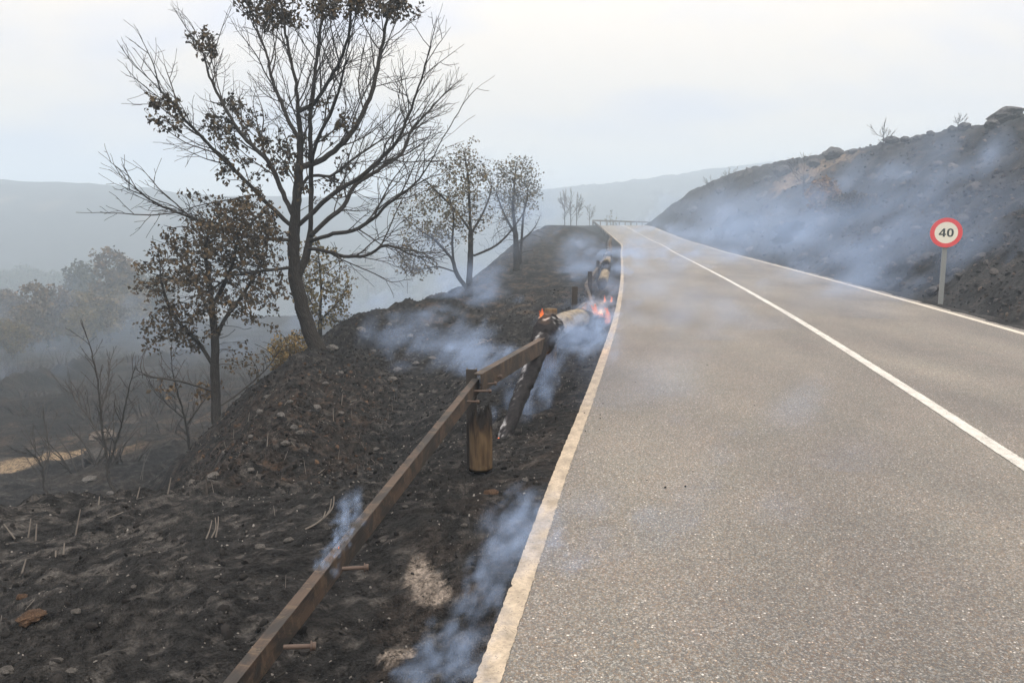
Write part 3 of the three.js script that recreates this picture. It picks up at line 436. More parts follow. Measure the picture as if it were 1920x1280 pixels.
const blobs = (list) => (p) => { const [x, y] = toPixel(p); let k = 0; for (const [cx, cy, rx, ry, w = 1] of list) { const q = ((x - cx) / rx) ** 2 + ((y - cy) / ry) ** 2; if (q < 1.3) k = Math.max(k, w * sstep(1.3, 0.5, q + 0.45 * n3(p.x * 2.2, p.y * 2.2, p.z * 2.2))); } return k; };
const traced = (d0, list) => list.map(([turn, ...pts]) => pts.map(([px, py], i) => at(px, py, d0 + (turn * i) / (pts.length - 1))));
const pxCloud = (d0, list, r) => list.flatMap(([cx, cy, rx, ry, rz, n, sh]) => { const c = at(cx, cy, d0), s = d0 / FOCAL; return inEllipsoid(c, rx * s, ry * s, rz, n, r, sh); });
{ // the big oak on the edge of the bank
  const d0 = 12.3, base = foot(597, d0); base.y -= 0.1;
  const limbs = traced(d0, [
    [0, [583, 630], [570, 590], [560, 550], [553, 515], [551, 485], [550, 455], [553, 420], [556, 370], [560, 320], [563, 260], [560, 215], [555, 160], [545, 110], [535, 60], [525, 0], [520, -60]],
    [0.5, [556, 525], [573, 480], [580, 440], [582, 400], [583, 340], [581, 270], [583, 200], [590, 140], [598, 80], [605, 20], [612, -50]],
    [-0.9, [551, 428], [525, 405], [490, 370], [455, 335], [420, 300], [380, 260], [350, 230], [320, 190], [290, 160]],
    [-1.2, [551, 450], [500, 447], [450, 440], [400, 425], [350, 405], [300, 385], [260, 360], [235, 320]],
    [1.1, [553, 412], [540, 385], [520, 340], [500, 300], [470, 270], [440, 235], [420, 200], [395, 150], [380, 100]],
    [0.9, [560, 315], [600, 300], [640, 270], [665, 240], [690, 190], [705, 140], [715, 90], [725, 40], [735, -20]],
    [-0.8, [553, 428], [600, 385], [630, 360], [670, 335], [700, 310], [740, 270], [765, 220], [785, 160], [800, 110]],
    [0.9, [580, 445], [610, 415], [645, 385], [668, 345], [715, 315], [750, 290], [775, 240], [820, 190]],
    [-0.5, [580, 452], [620, 440], [660, 432], [700, 410], [730, 380], [770, 350], [800, 315], [825, 270], [842, 240], [865, 200]],
    [-1.1, [578, 465], [610, 470], [650, 480], [690, 478], [720, 460], [745, 465], [775, 480]],
    [1.2, [563, 262], [545, 235], [530, 200], [510, 150], [500, 100], [470, 40]],
    [-0.9, [583, 205], [610, 160], [640, 110], [655, 60], [660, 0]],
    [-1.3, [551, 500], [520, 505], [480, 510], [430, 520], [390, 545], [350, 560]],
    [-1.0, [583, 300], [600, 250], [625, 200], [640, 150], [650, 100]],
    [0.8, [556, 375], [580, 330], [620, 330], [660, 300], [700, 270]],
  ]);
  limbs[0].unshift(base);
  const crown = [[540, 170, 318, 265], [340, 370, 145, 110], [745, 390, 130, 125], [420, 500, 150, 70], [680, 490, 105, 70], [540, -60, 270, 140]], inside = (p) => { const [x, y] = toPixel(p); return crown.some(([cx, cy, rx, ry]) => ((x - cx) / rx) ** 2 + ((y - cy) / ry) ** 2 < 1 + 0.12 * n3(p.x * 3, p.y * 3, p.z * 3)); };
  tree('oak_tree', 'big forked oak, nearly bare with a few scorched leaf clumps, leaning on the bank edge', 'tree', { limbs, base: 0.104, tip: 0.0031, seed: 41, step: 0.1, flare: 0.3, sides: 12,
    twigs: { centre: at(560, 330, d0), inside, up: 0.22, levels: [{ every: 0.115, len: [0.5, 1.35], ang: [0.5, 0.95], kink: 0.26, s: 0.09 }, { every: 0.095, len: [0.2, 0.55], ang: [0.5, 1.05], kink: 0.36, s: 0.065 }, { every: 0.08, len: [0.08, 0.24], ang: [0.5, 1.1], kink: 0.45, s: 0.05 }] },
    leaves: { size: 0.062, per: 5, spread: 0.06, tone: [0.042, 0.036, 0.028], where: blobs([[378, 75, 30, 32, 0.32], [300, 215, 42, 50, 0.29], [620, 5, 170, 26, 0.42], [520, 15, 70, 36, 0.42], [750, 8, 42, 30, 0.52], [440, 230, 60, 50, 0.19], [485, 295, 75, 50, 0.27], [560, 310, 90, 62, 0.21], [610, 195, 36, 26, 0.15], [362, 350, 34, 20, 0.27], [455, 335, 52, 42, 0.29], [490, 380, 60, 40, 0.21], [650, 240, 24, 20, 0.15]]) } });
}
stamp('oak');
{ // smaller oak below the bank, with dead brown leaves
  const d0 = 11.6, base = foot(408, d0);
  const limbs = traced(d0, [[0, [408, 800], [404, 740], [402, 690], [403, 640], [398, 590], [395, 540], [385, 480], [392, 420]], [-0.7, [404, 735], [340, 715], [280, 705], [250, 690]], [-0.5, [402, 690], [370, 640], [340, 610], [315, 570], [300, 520]], [0.6, [403, 640], [420, 600], [450, 560], [480, 510], [500, 470]], [0.5, [407, 765], [450, 735], [500, 690], [535, 640]], [0.8, [398, 600], [370, 540], [340, 490], [320, 440]], [-0.8, [400, 570], [430, 510], [445, 450], [455, 400]]]);
  limbs[0].unshift(base); const r = rng(8);
  const cloud = pxCloud(d0, [[400, 520, 140, 125, 0.95, 900, 0.3], [452, 425, 85, 62, 0.8, 380, 0], [300, 700, 60, 20, 0.5, 60, 0], [460, 670, 70, 35, 0.5, 80, 0], [330, 620, 70, 50, 0.6, 140, 0]], r);
  tree('oak_tree', 'small oak full of dead brown leaves growing below the bank', 'tree', { limbs, cloud, base: 0.068, tip: 0.004, seed: 52, step: 0.08, reach: 0.7, kill: 0.13, wobble: 0.25, most: 6000, flare: 0.2,
    leaves: { size: 0.055, per: 8, spread: 0.08, tone: [0.056, 0.047, 0.037], where: blobs([[345, 480, 95, 70, 0.75], [452, 425, 95, 72, 1], [325, 615, 75, 55, 0.75], [500, 560, 55, 65, 0.7], [390, 555, 75, 55, 0.55], [462, 672, 36, 28, 0.6], [420, 700, 26, 14, 0.5], [505, 470, 60, 60, 0.8], [290, 530, 40, 40, 0.6]]) } });
}
{ // pale leafy tree behind the big oak's trunk
  const d0 = 15.5, base = foot(604, d0), r = rng(9);
  const limbs = traced(d0, [[0, [602, 640], [600, 590], [602, 540], [598, 490], [596, 455]], [0.3, [601, 600], [580, 560], [570, 530]], [-0.3, [601, 600], [630, 570], [650, 550]]]); limbs[0].unshift(base);
  tree('young_oak_tree', 'young oak with pale olive leaves behind the leaning trunk of the big oak', 'tree', { limbs, cloud: pxCloud(d0, [[608, 545, 62, 80, 0.6, 420, 0.1], [590, 480, 30, 45, 0.4, 120, 0]], r), base: 0.04, tip: 0.0026, seed: 61, step: 0.08, reach: 0.6, kill: 0.13, most: 3000, leaves: { size: 0.065, per: 5, spread: 0.08, tone: [0.1, 0.09, 0.056], where: () => 0.75 } });
}
{ // leafy tree on the verge and the twin-stemmed one behind it
  const d0 = 21.4, base = onGround(878, 552) ?? foot(878, d0), D = -base.z, r = rng(10);
  const limbs = traced(D, [[0, [880, 520], [882, 480], [882, 430], [880, 380], [878, 330], [870, 285]], [0.6, [882, 482], [930, 460], [960, 430], [985, 390], [990, 350]], [-0.7, [879, 545], [855, 510], [848, 460], [850, 400], [838, 360]], [-0.9, [855, 510], [820, 500], [780, 505], [755, 495]], [0.9, [882, 440], [905, 400], [920, 360], [925, 320]], [-0.5, [881, 430], [850, 390], [820, 360], [800, 340]], [0.5, [852, 490], [815, 450], [785, 430]]]); limbs[0].unshift(base.clone().add(V(0, -0.1, 0)));
  tree('oak_tree', 'spreading oak with olive-brown leaves on its left half standing in smoke on the verge', 'tree', { limbs, cloud: pxCloud(D, [[850, 385, 110, 105, 1.4, 900, 0.25], [790, 470, 58, 55, 0.8, 220, 0], [872, 310, 45, 50, 0.7, 200, 0], [960, 400, 50, 60, 0.8, 150, 0]], r), base: 0.1, tip: 0.0035, seed: 71, step: 0.12, reach: 1, kill: 0.19, most: 6000, flare: 0.2, leaves: { size: 0.06, per: 8, spread: 0.12, tone: [0.088, 0.083, 0.064], where: blobs([[868, 320, 52, 60, 0.85], [808, 400, 80, 55, 0.85], [772, 485, 50, 48, 0.8], [850, 395, 66, 55, 0.5]]) } });
  const b2 = onGround(968, 506) ?? foot(968, 33), D2 = -b2.z;
  const l2 = traced(D2, [[0, [968, 470], [966, 430], [962, 390], [965, 340], [968, 305]], [0.5, [975, 500], [978, 450], [982, 400], [990, 360]], [-0.6, [966, 440], [945, 400], [930, 360]], [0.7, [968, 460], [1000, 430], [1015, 400]]]); l2[0].unshift(b2.clone().add(V(0, -0.1, 0)));
  tree('oak_tree', 'twin-stemmed oak with a leafy grey-green top behind the spreading oak', 'tree', { limbs: l2, cloud: pxCloud(D2, [[965, 345, 52, 55, 1.2, 420, 0], [968, 430, 62, 65, 1.3, 420, 0]], rng(12)), base: 0.14, tip: 0.005, seed: 81, step: 0.16, reach: 1.2, kill: 0.24, most: 5000, leaves: { size: 0.078, per: 9, spread: 0.18, tone: [0.086, 0.083, 0.066], where: blobs([[965, 340, 58, 62, 1], [940, 390, 30, 30, 0.3]]) } });
}
function simpleTree(name, label, category, base, H, opt = {}) { // trunk, a few limbs, crown of given width
  const r = rng(opt.seed), w = opt.width ?? H * 0.5, lean = opt.lean ?? 0, limbs = [[base.clone().add(V(0, -0.1, 0)), base.clone().add(V(lean * 0.3, H * 0.3, 0)), base.clone().add(V(lean * 0.7 + 0.05 * H * (r() - 0.5), H * 0.65, 0.05 * H * (r() - 0.5))), base.clone().add(V(lean, H * 0.94, 0))]];
  for (let k = 0; k < (opt.limbs ?? 4); k++) { const h = lerp(opt.low ?? 0.3, 0.7, (k + r() * 0.5) / (opt.limbs ?? 4)), a = r() * 6.28 + k * 2.4, s = base.clone().add(V(lean * h, H * h, 0)); limbs.push([s, s.clone().add(V(Math.cos(a) * w * 0.25, H * 0.1, Math.sin(a) * w * 0.25)), s.clone().add(V(Math.cos(a) * w * 0.42, H * 0.26, Math.sin(a) * w * 0.42))]); }
  const c = base.clone().add(V(lean * 0.8, H * (0.5 + 0.5 * (opt.low ?? 0.3)), 0));
  return tree(name, label, category, { limbs, twigs: opt.shoots && { centre: base.clone().add(V(0, H * 0.3, 0)), up: 0.12, levels: [{ every: H * 0.045, len: [H * 0.12, H * 0.32], ang: [0.4, 0.8], kink: 0.25, s: H * 0.03 }, { every: H * 0.04, len: [H * 0.05, H * 0.12], ang: [0.4, 0.9], kink: 0.3, s: H * 0.022 }] }, cloud: opt.lumps ? Array.from({ length: opt.lumps }, (_, k) => { const a = k * 2.4 + r(), e = k / opt.lumps, hh = H * (1 - (opt.low ?? 0.3)); return inEllipsoid(c.clone().add(V(Math.cos(a) * w * 0.28 * (1.1 - 0.7 * e), hh * (e - 0.42) * 0.72, Math.sin(a) * w * 0.28)), w * (0.2 + 0.14 * r()), hh * (0.16 + 0.1 * r()), w * 0.25, Math.round((opt.n ?? 220) / opt.lumps), r, 0.1); }).flat() : inEllipsoid(c, w / 2, (H * (1 - (opt.low ?? 0.3))) / 2, w / 2, opt.n ?? 220, r, 0.2), base: opt.base ?? H * 0.02, tip: opt.tip ?? H * 0.0012, seed: opt.seed, step: H * 0.035, reach: H * 0.28, kill: H * 0.055, wobble: opt.wobble ?? 0.22, up: opt.up ?? 0.1, most: opt.most ?? 1600, sides: 7, thick: opt.thick ?? H * 0.009, leaves: opt.leaves, twig: opt.twig, group: opt.group });
}
{ // bare saplings below the bank
  const sap = (name, label, d0, list, clouds, o) => { const limbs = traced(d0, list); limbs[0].unshift(foot(list[0][1][0], d0)); tree(name, label, 'tree', { limbs, tip: 0.003, step: 0.06, thick: 0.012, twigs: { centre: limbs[0][1], up: 0.3, levels: [{ every: 0.07, len: [0.2, 0.55], ang: [0.5, 0.95], kink: 0.25, s: 0.05 }, { every: 0.07, len: [0.08, 0.25], ang: [0.5, 1], kink: 0.35, s: 0.04 }] }, ...o }); };
  sap('bare_sapling', 'tall bare sapling with a side shoot curving up from its foot, below the bank', 11.5, [[0, [205, 905], [200, 860], [190, 800], [187, 760], [180, 700], [166, 640]], [-0.3, [204, 870], [220, 820], [228, 790], [236, 750], [248, 700]], [0.3, [188, 770], [200, 730], [205, 690]], [0.2, [195, 830], [170, 790], [140, 750]]], [[175, 700, 50, 80, 0.5, 260, 0], [160, 790, 45, 50, 0.3, 120, 0]], { base: 0.024, seed: 91 });
  sap('bare_sapling', 'thin bare sapling with a few dead leaves beside the small leafy oak', 13, [[0, [356, 850], [352, 820], [345, 780], [332, 735], [322, 690]], [0.3, [348, 800], [372, 765], [390, 740]], [-0.3, [346, 785], [315, 760], [290, 735]]], [[335, 745, 55, 60, 0.5, 300, 0]], { base: 0.022, seed: 92, leaves: { size: 0.07, per: 2, spread: 0.05, tone: [0.1, 0.075, 0.05], where: blobs([[380, 730, 34, 16, 0.6], [310, 725, 26, 14, 0.4]]) } });
  sap('bare_sapling', 'small scrubby bare sapling beside the sandy path', 12, [[0, [82, 915], [80, 890], [76, 860], [62, 838]], [0.2, [80, 885], [92, 850], [84, 800]], [-0.2, [79, 878], [66, 856], [52, 850]]], [[72, 850, 34, 45, 0.3, 160, 0]], { base: 0.018, seed: 93 });
  const b = foot(548, 14.2); b.y += 0.1;
  simpleTree('dry_bush', 'yellowed dry bush beside the foot of the big oak', 'bush', b.clone().setY(at(548, 690, 14.2).y - 0.25), 0.9, { seed: 94, width: 1.0, low: 0.1, n: 200, base: 0.015, tip: 0.003, leaves: { size: 0.05, per: 4, spread: 0.08, tone: [0.14, 0.11, 0.055], where: () => 0.9 } });
}
{ // trees down in the valley
  const rows = [[225, 622, 482, 70, 0], [160, 612, 503, 60, 1], [30, 648, 552, 55, 0], [92, 655, 543, 74, 0], [176, 642, 552, 84, 2], [22, 672, 603, 60, 2], [262, 606, 512, 60, 1], [15, 585, 512, 56, 1], [62, 582, 507, 62, 1], [108, 580, 516, 50, 1], [128, 600, 514, 44, 1], [300, 600, 540, 50, 0], [690, 568, 482, 62, 0], [756, 560, 515, 44, 1], [640, 585, 535, 40, 1], [60, 660, 575, 50, 0], [135, 650, 570, 46, 0], [205, 640, 560, 60, 0], [250, 632, 540, 56, 2], [290, 612, 530, 50, 1], [188, 590, 500, 60, 1], [85, 590, 515, 56, 1], [38, 590, 515, 50, 1], [330, 596, 520, 50, 0], [12, 640, 560, 60, 0], [110, 640, 555, 60, 1], [150, 655, 585, 50, 2], [5, 600, 520, 60, 1]];
  const tone = [[0.07, 0.056, 0.038], [0.045, 0.05, 0.038], [0.08, 0.068, 0.037]], label = ['hazy valley tree with scorched brown crown standing in smoke', 'hazy dark green valley tree standing in smoke', 'hazy valley tree with yellowish scorched crown standing in smoke'];
  const own = { 0: 'tallest hazy brown valley tree, standing above the other valley trees', 12: 'hazy tree below the bank between the big oak and the oak on the verge', 13: 'low hazy tree below the bank next to the oak on the verge', 14: 'small hazy tree below the bank behind the yellow bush' };
  rows.forEach(([px, by, ty, w, k], i) => { const p = onGround(px, by) ?? foot(px, 110), s = Math.hypot(p.z, 0) / FOCAL, H = (by - ty) * s * 1.12; simpleTree('valley_tree', own[i] ?? label[k], 'tree', p, H, { seed: 300 + i, width: w * s * 1.35, low: 0.22, n: 360, lumps: 7, most: 1500, limbs: 5, tip: 0.015, leaves: { onR: 0.2, size: H * 0.045, per: 9, spread: H * 0.05, tone: tone[k], where: () => 0.72 }, group: ['brown trees in the valley', 'dark trees in the valley', 'yellowish trees in the valley'][own[i] ? 9 : k] }); });
  // trees on the rise by the far bend
  for (const [px, d, ty, seed] of [[1058, 96, 366, 1], [1069, 98, 360, 2], [1080, 97, 370, 3], [1104, 112, 386, 4]]) { const p = foot(px, d), H = at(px, ty, d).y - p.y; simpleTree('thin_bare_tree', 'thin bare tree standing on the rise near the far bend', 'tree', p, H, { seed: 400 + seed, width: H * 0.42, low: 0.3, n: 160, base: H * 0.014, tip: 0.012, shoots: true, group: 'thin bare trees near the far bend', twig: M.greyTwig }); }
  { const p = at(1145, 412, 150), q = foot(1145, 150); p.y = q.y; simpleTree('far_tree', 'hazy round-crowned tree beyond the far guardrail', 'tree', p, at(1145, 394, 150).y - p.y, { seed: 410, width: 3.2, low: 0.62, n: 120, leaves: { onR: 0.2, size: 0.3, per: 3, spread: 0.2, tone: [0.08, 0.08, 0.06], where: () => 0.8 } }); }
  // trees and scrub on the right-hand slope
  const hill = (px, by) => onGround(px, by) ?? foot(px, 70);
  const bare = (px, by, ty, seed, label) => { const p = hill(px, by), H = ((by - ty) * -p.z) / FOCAL; simpleTree('bare_hill_tree', label, 'tree', p, H, { seed, width: H * 0.75, low: 0.35, n: 110, base: H * 0.012, tip: 0.0055, shoots: true }); };
  bare(1655, 292, 234, 501, 'bare burnt tree on the skyline of the rocky slope, the largest there'); bare(1505, 380, 300, 502, 'dark bare stem standing beside the brown bush on the slope'); bare(1366, 356, 318, 503, 'small bare tree on the low skyline end of the slope'); bare(1332, 368, 334, 504, 'wispy bare shrub at the lowest skyline end of the slope'); bare(1797, 248, 216, 505, 'thin bare stem on the skyline next to the skyline boulder');
  { const p = hill(1542, 402), s = -p.z / FOCAL; simpleTree('brown_bush', 'rusty brown leafy bush on the burnt slope', 'bush', p, 66 * s, { seed: 506, width: 60 * s, low: 0.1, n: 260, tip: 0.012, leaves: { onR: 0.2, size: 0.16, per: 5, spread: 0.16, tone: [0.12, 0.078, 0.04], where: () => 0.8 } }); }
  { const p = hill(1600, 400), s = -p.z / FOCAL; simpleTree('dark_bush', 'low dark scorched bush beside the rusty brown bush', 'bush', p, 36 * s, { seed: 507, width: 90 * s, low: 0.05, n: 220, tip: 0.012, leaves: { onR: 0.2, size: 0.15, per: 3, spread: 0.18, tone: [0.045, 0.04, 0.029], where: () => 0.7 } }); }
}
stamp('trees');

// ------------------------------------------------------------------ stones, stems, debris
function stoneGeo(w, h, l, tone, seed, detail = 3) { const g = new THREE.IcosahedronGeometry(1, detail), p = g.attributes.position, col = []; for (let i = 0; i < p.count; i++) { let x = p.getX(i), y = p.getY(i), z = p.getZ(i); let k = 1 + 0.22 * n3(x * 1.1 + seed, y * 1.1, z * 1.1) + 0.1 * n3(x * 2.7, y * 2.7 + seed, z * 2.7) + 0.04 * n3(x * 7 + seed, y * 7, z * 7); for (const [a, b, c, q] of [[0.6, 0.7, 0.3, 0.78], [-0.5, 0.8, -0.3, 0.8], [0.2, 0.3, -0.9, 0.82]]) { const s = Math.hypot(a, b, c), dd = ((x * a + y * b + z * c) * k) / s; if (dd > q) k *= 1 - (dd - q) * 0.8; } p.setXYZ(i, x * k * w / 2, y * k * h / 2, z * k * l / 2); const t = 1 + 0.25 * n3(x * 2 + seed, y * 2, z * 2) + 0.15 * n3(x * 9, y * 9, z * 9 + seed); col.push(tone[0] * t * 2, tone[1] * t * 2, tone[2] * t * 2); } g.setAttribute('color', new THREE.Float32BufferAttribute(col, 3)); const m = g; m.computeVertexNormals(); return m; }
{
  const pale = [0.078, 0.074, 0.07], brown = [0.06, 0.038, 0.025], grey = [0.06, 0.058, 0.056], dark = [0.02, 0.02, 0.02];
  const L = { pale: 'pale ash-dusted stone lying on the burnt verge', brown: 'rusty brown flat stone on the burnt ground', bank: 'light grey stone half sunk in the leaf-littered bank', dark: 'small dark pebble lying on the edge line', ledge: 'pale flat stone along the foot of the bank' };
  const put = (px, py, size, tone, label, group, flat = 0.5) => { const p = onGround(px, py); if (!p) return; const s = (size * -p.z) / FOCAL, m = single('stone', stoneGeo(s, s * flat, s * 0.8, tone, px * 0.37), M.stone, label, 'stone', group); m.position.copy(p).add(V(0, s * flat * 0.18, 0)); m.rotation.y = px; };
  for (const [x, y, s] of [[141, 1147, 22], [207, 928, 18], [486, 1026, 24], [541, 1013, 20], [478, 1123, 15], [105, 1242, 28], [12, 1258, 34], [129, 1262, 30], [343, 1049, 20], [406, 1082, 12], [168, 900, 30], [720, 1015, 14], [640, 868, 12], [705, 842, 14], [830, 828, 12], [905, 640, 18], [440, 968, 14], [300, 1012, 16], [250, 1100, 14], [790, 740, 12], [700, 905, 10], [985, 900, 16], [870, 985, 14], [760, 950, 12]]) put(x, y, s, pale, L.pale, 'stones on the burnt verge', 0.42);
  for (const [x, y, s] of [[58, 1160, 56], [40, 1120, 26], [920, 925, 30]]) put(x, y, s, brown, L.brown, 'rusty stones', 0.4);
  for (const [x, y, s] of [[527, 780, 18], [486, 773, 14], [544, 754, 11], [551, 802, 15], [677, 622, 22], [769, 632, 14], [622, 655, 22], [593, 767, 20], [500, 745, 12], [640, 700, 11], [730, 610, 12], [800, 612, 12], [610, 720, 12], [470, 820, 13], [420, 850, 12], [700, 660, 12]]) put(x, y, s, grey.map((v) => v * 1.4), L.bank, 'stones in the bank', 0.7);
  for (const [x, y, s] of [[535, 832, 20], [735, 712, 20], [745, 694, 18], [810, 673, 18], [470, 882, 18], [403, 895, 34], [360, 905, 20], [560, 812, 16], [780, 682, 16], [640, 775, 14]]) put(x, y, s, pale, L.ledge, 'stones along the foot of the bank', 0.5);
  put(1040, 908, 12, dark, L.dark); put(1040, 640, 10, dark, 'tiny black cinder on the asphalt edge');
  { const p = onGround(176, 862); if (p) { const s = -p.z / FOCAL, m = single('boulder', stoneGeo(42 * s, 30 * s, 40 * s, [0.045, 0.043, 0.042], 3.3, 4), M.stone, 'blackened round boulder beside the sandy path', 'boulder'); m.position.copy(p).add(V(0, 9 * s, 0)); } }
  { const p = onGround(192, 822); if (p) { const s = -p.z / FOCAL, m = single('boulder', stoneGeo(46 * s, 24 * s, 40 * s, [0.07, 0.06, 0.052], 5.1, 4), M.stone, 'low brown boulder behind the bare sapling below the bank', 'boulder'); m.position.copy(p).add(V(0, 6 * s, 0)); } }
  // boulders on the skyline and rocks on the slope
  const sky = [[1886, 228, 60, 30, 'large tilted boulder standing highest on the skyline of the slope'], [1860, 240, 26, 18], [1808, 244, 22, 16], [1785, 248, 16, 14], [1720, 262, 14, 10], [1697, 266, 16, 12], [1672, 268, 30, 14], [1562, 296, 40, 22, 'wedge-shaped boulder jutting from the skyline above the brown bush'], [1525, 312, 26, 16], [1468, 328, 34, 20], [1440, 338, 16, 10], [1600, 288, 18, 10], [1745, 254, 14, 10], [1420, 344, 14, 9], [1350, 362, 20, 12], [1300, 398, 18, 12]];
  sky.forEach(([px, py, w, h, label], i) => { let p = null; for (let k = 0; k < 40 && !p; k++) p = onGround(px, py + k * 2, 150); if (!p) return; const s = -p.z / FOCAL, m = single('skyline_boulder', stoneGeo(w * s, h * s, w * s * 0.9, [0.06, 0.06, 0.062], 7 + i * 3.1, 4), M.stone, label ?? 'grey boulder on the skyline of the burnt slope', 'boulder', label ? undefined : 'boulders along the skyline'); m.position.copy(p).add(V(0, h * s * 0.42, 0)); if (label) m.rotation.z = i ? 0.25 : 0.3; m.rotation.y = i; });
  const r = rng(33); for (let i = 0; i < 130; i++) { const px = 1380 + 490 * r(), py = lerp(300, 600, r()), p = onGround(px, py, 110); if (!p || p.x - XL(-p.z) < ROAD + 1) continue; const s = (lerp(7, 26, r() ** 2.2) * -p.z) / FOCAL, t = 0.7 + 0.8 * r(), m = single('rock', stoneGeo(s * 1.3, s * 0.8, s, [0.056 * t, 0.052 * t, 0.05 * t], i * 2.3, 2), M.stone, 'sooty brown rock poking out of the burnt slope', 'rock', 'rocks on the burnt slope'); m.position.copy(p); m.rotation.set(r(), r() * 6, r()); }
}
{ // burnt stems still standing, each with its own shape
  const stem = (label, lists, d0, rad, group, mat = M.greyTwig) => { const b = onGround(...lists[0][0]), D = b ? -b.z : d0, g = thing('burnt_stem', label, 'stem', b ?? at(...lists[0][0], D), group); lists.forEach((l) => { const pts = l.map(([x, y], i) => at(x, y, D + (i ? 0.03 * i : 0)).sub(g.position)); const c = new THREE.CatmullRomCurve3(pts).getPoints(8); mesh('stalk', tube(c, c.map((_, i) => rad * (1 - 0.4 * i / 8)), 5), mat, g); }); };
  const one = 'short grey burnt stalk standing upright in the ash';
  for (const l of [[[141, 1003], [150, 955]], [[66, 1014], [68, 982]], [[52, 1008], [57, 972]], [[27, 1010], [6, 982]], [[118, 1040], [120, 1018]], [[103, 1050], [104, 1032]], [[314, 926], [320, 895]], [[184, 948], [186, 930]], [[256, 935], [262, 912]], [[40, 1075], [48, 1048]], [[500, 840], [502, 812]], [[640, 760], [642, 738]], [[625, 790], [624, 765]]]) stem(one, [l], 5, 0.0052, 'upright burnt stalks');
  stem('black burnt stalk standing alone on the ash flat', [[[387, 928], [386, 892]]], 6, 0.007, undefined, M.twig);
  stem('cluster of three curled burnt heather stems', [[[386, 1010], [392, 995], [397, 975]], [[396, 1008], [404, 990], [403, 970]], [[404, 1007], [408, 985], [409, 968]]], 4.5, 0.0045);
  stem('branching burnt heather stem lying across the ash', [[[572, 992], [592, 982], [606, 972], [618, 955], [621, 935]], [[592, 982], [612, 966], [624, 950], [626, 930]], [[606, 972], [610, 958]]], 4.3, 0.005);
  stem('thin burnt stalk bent beside the ramp of the rail', [[[568, 1118], [575, 1095], [590, 1080]]], 3.4, 0.005);
  stem('pair of tall pale stalks on the bank end', [[[266, 900], [270, 870], [284, 838]], [[262, 900], [268, 872], [272, 852]]], 6, 0.0035);
}
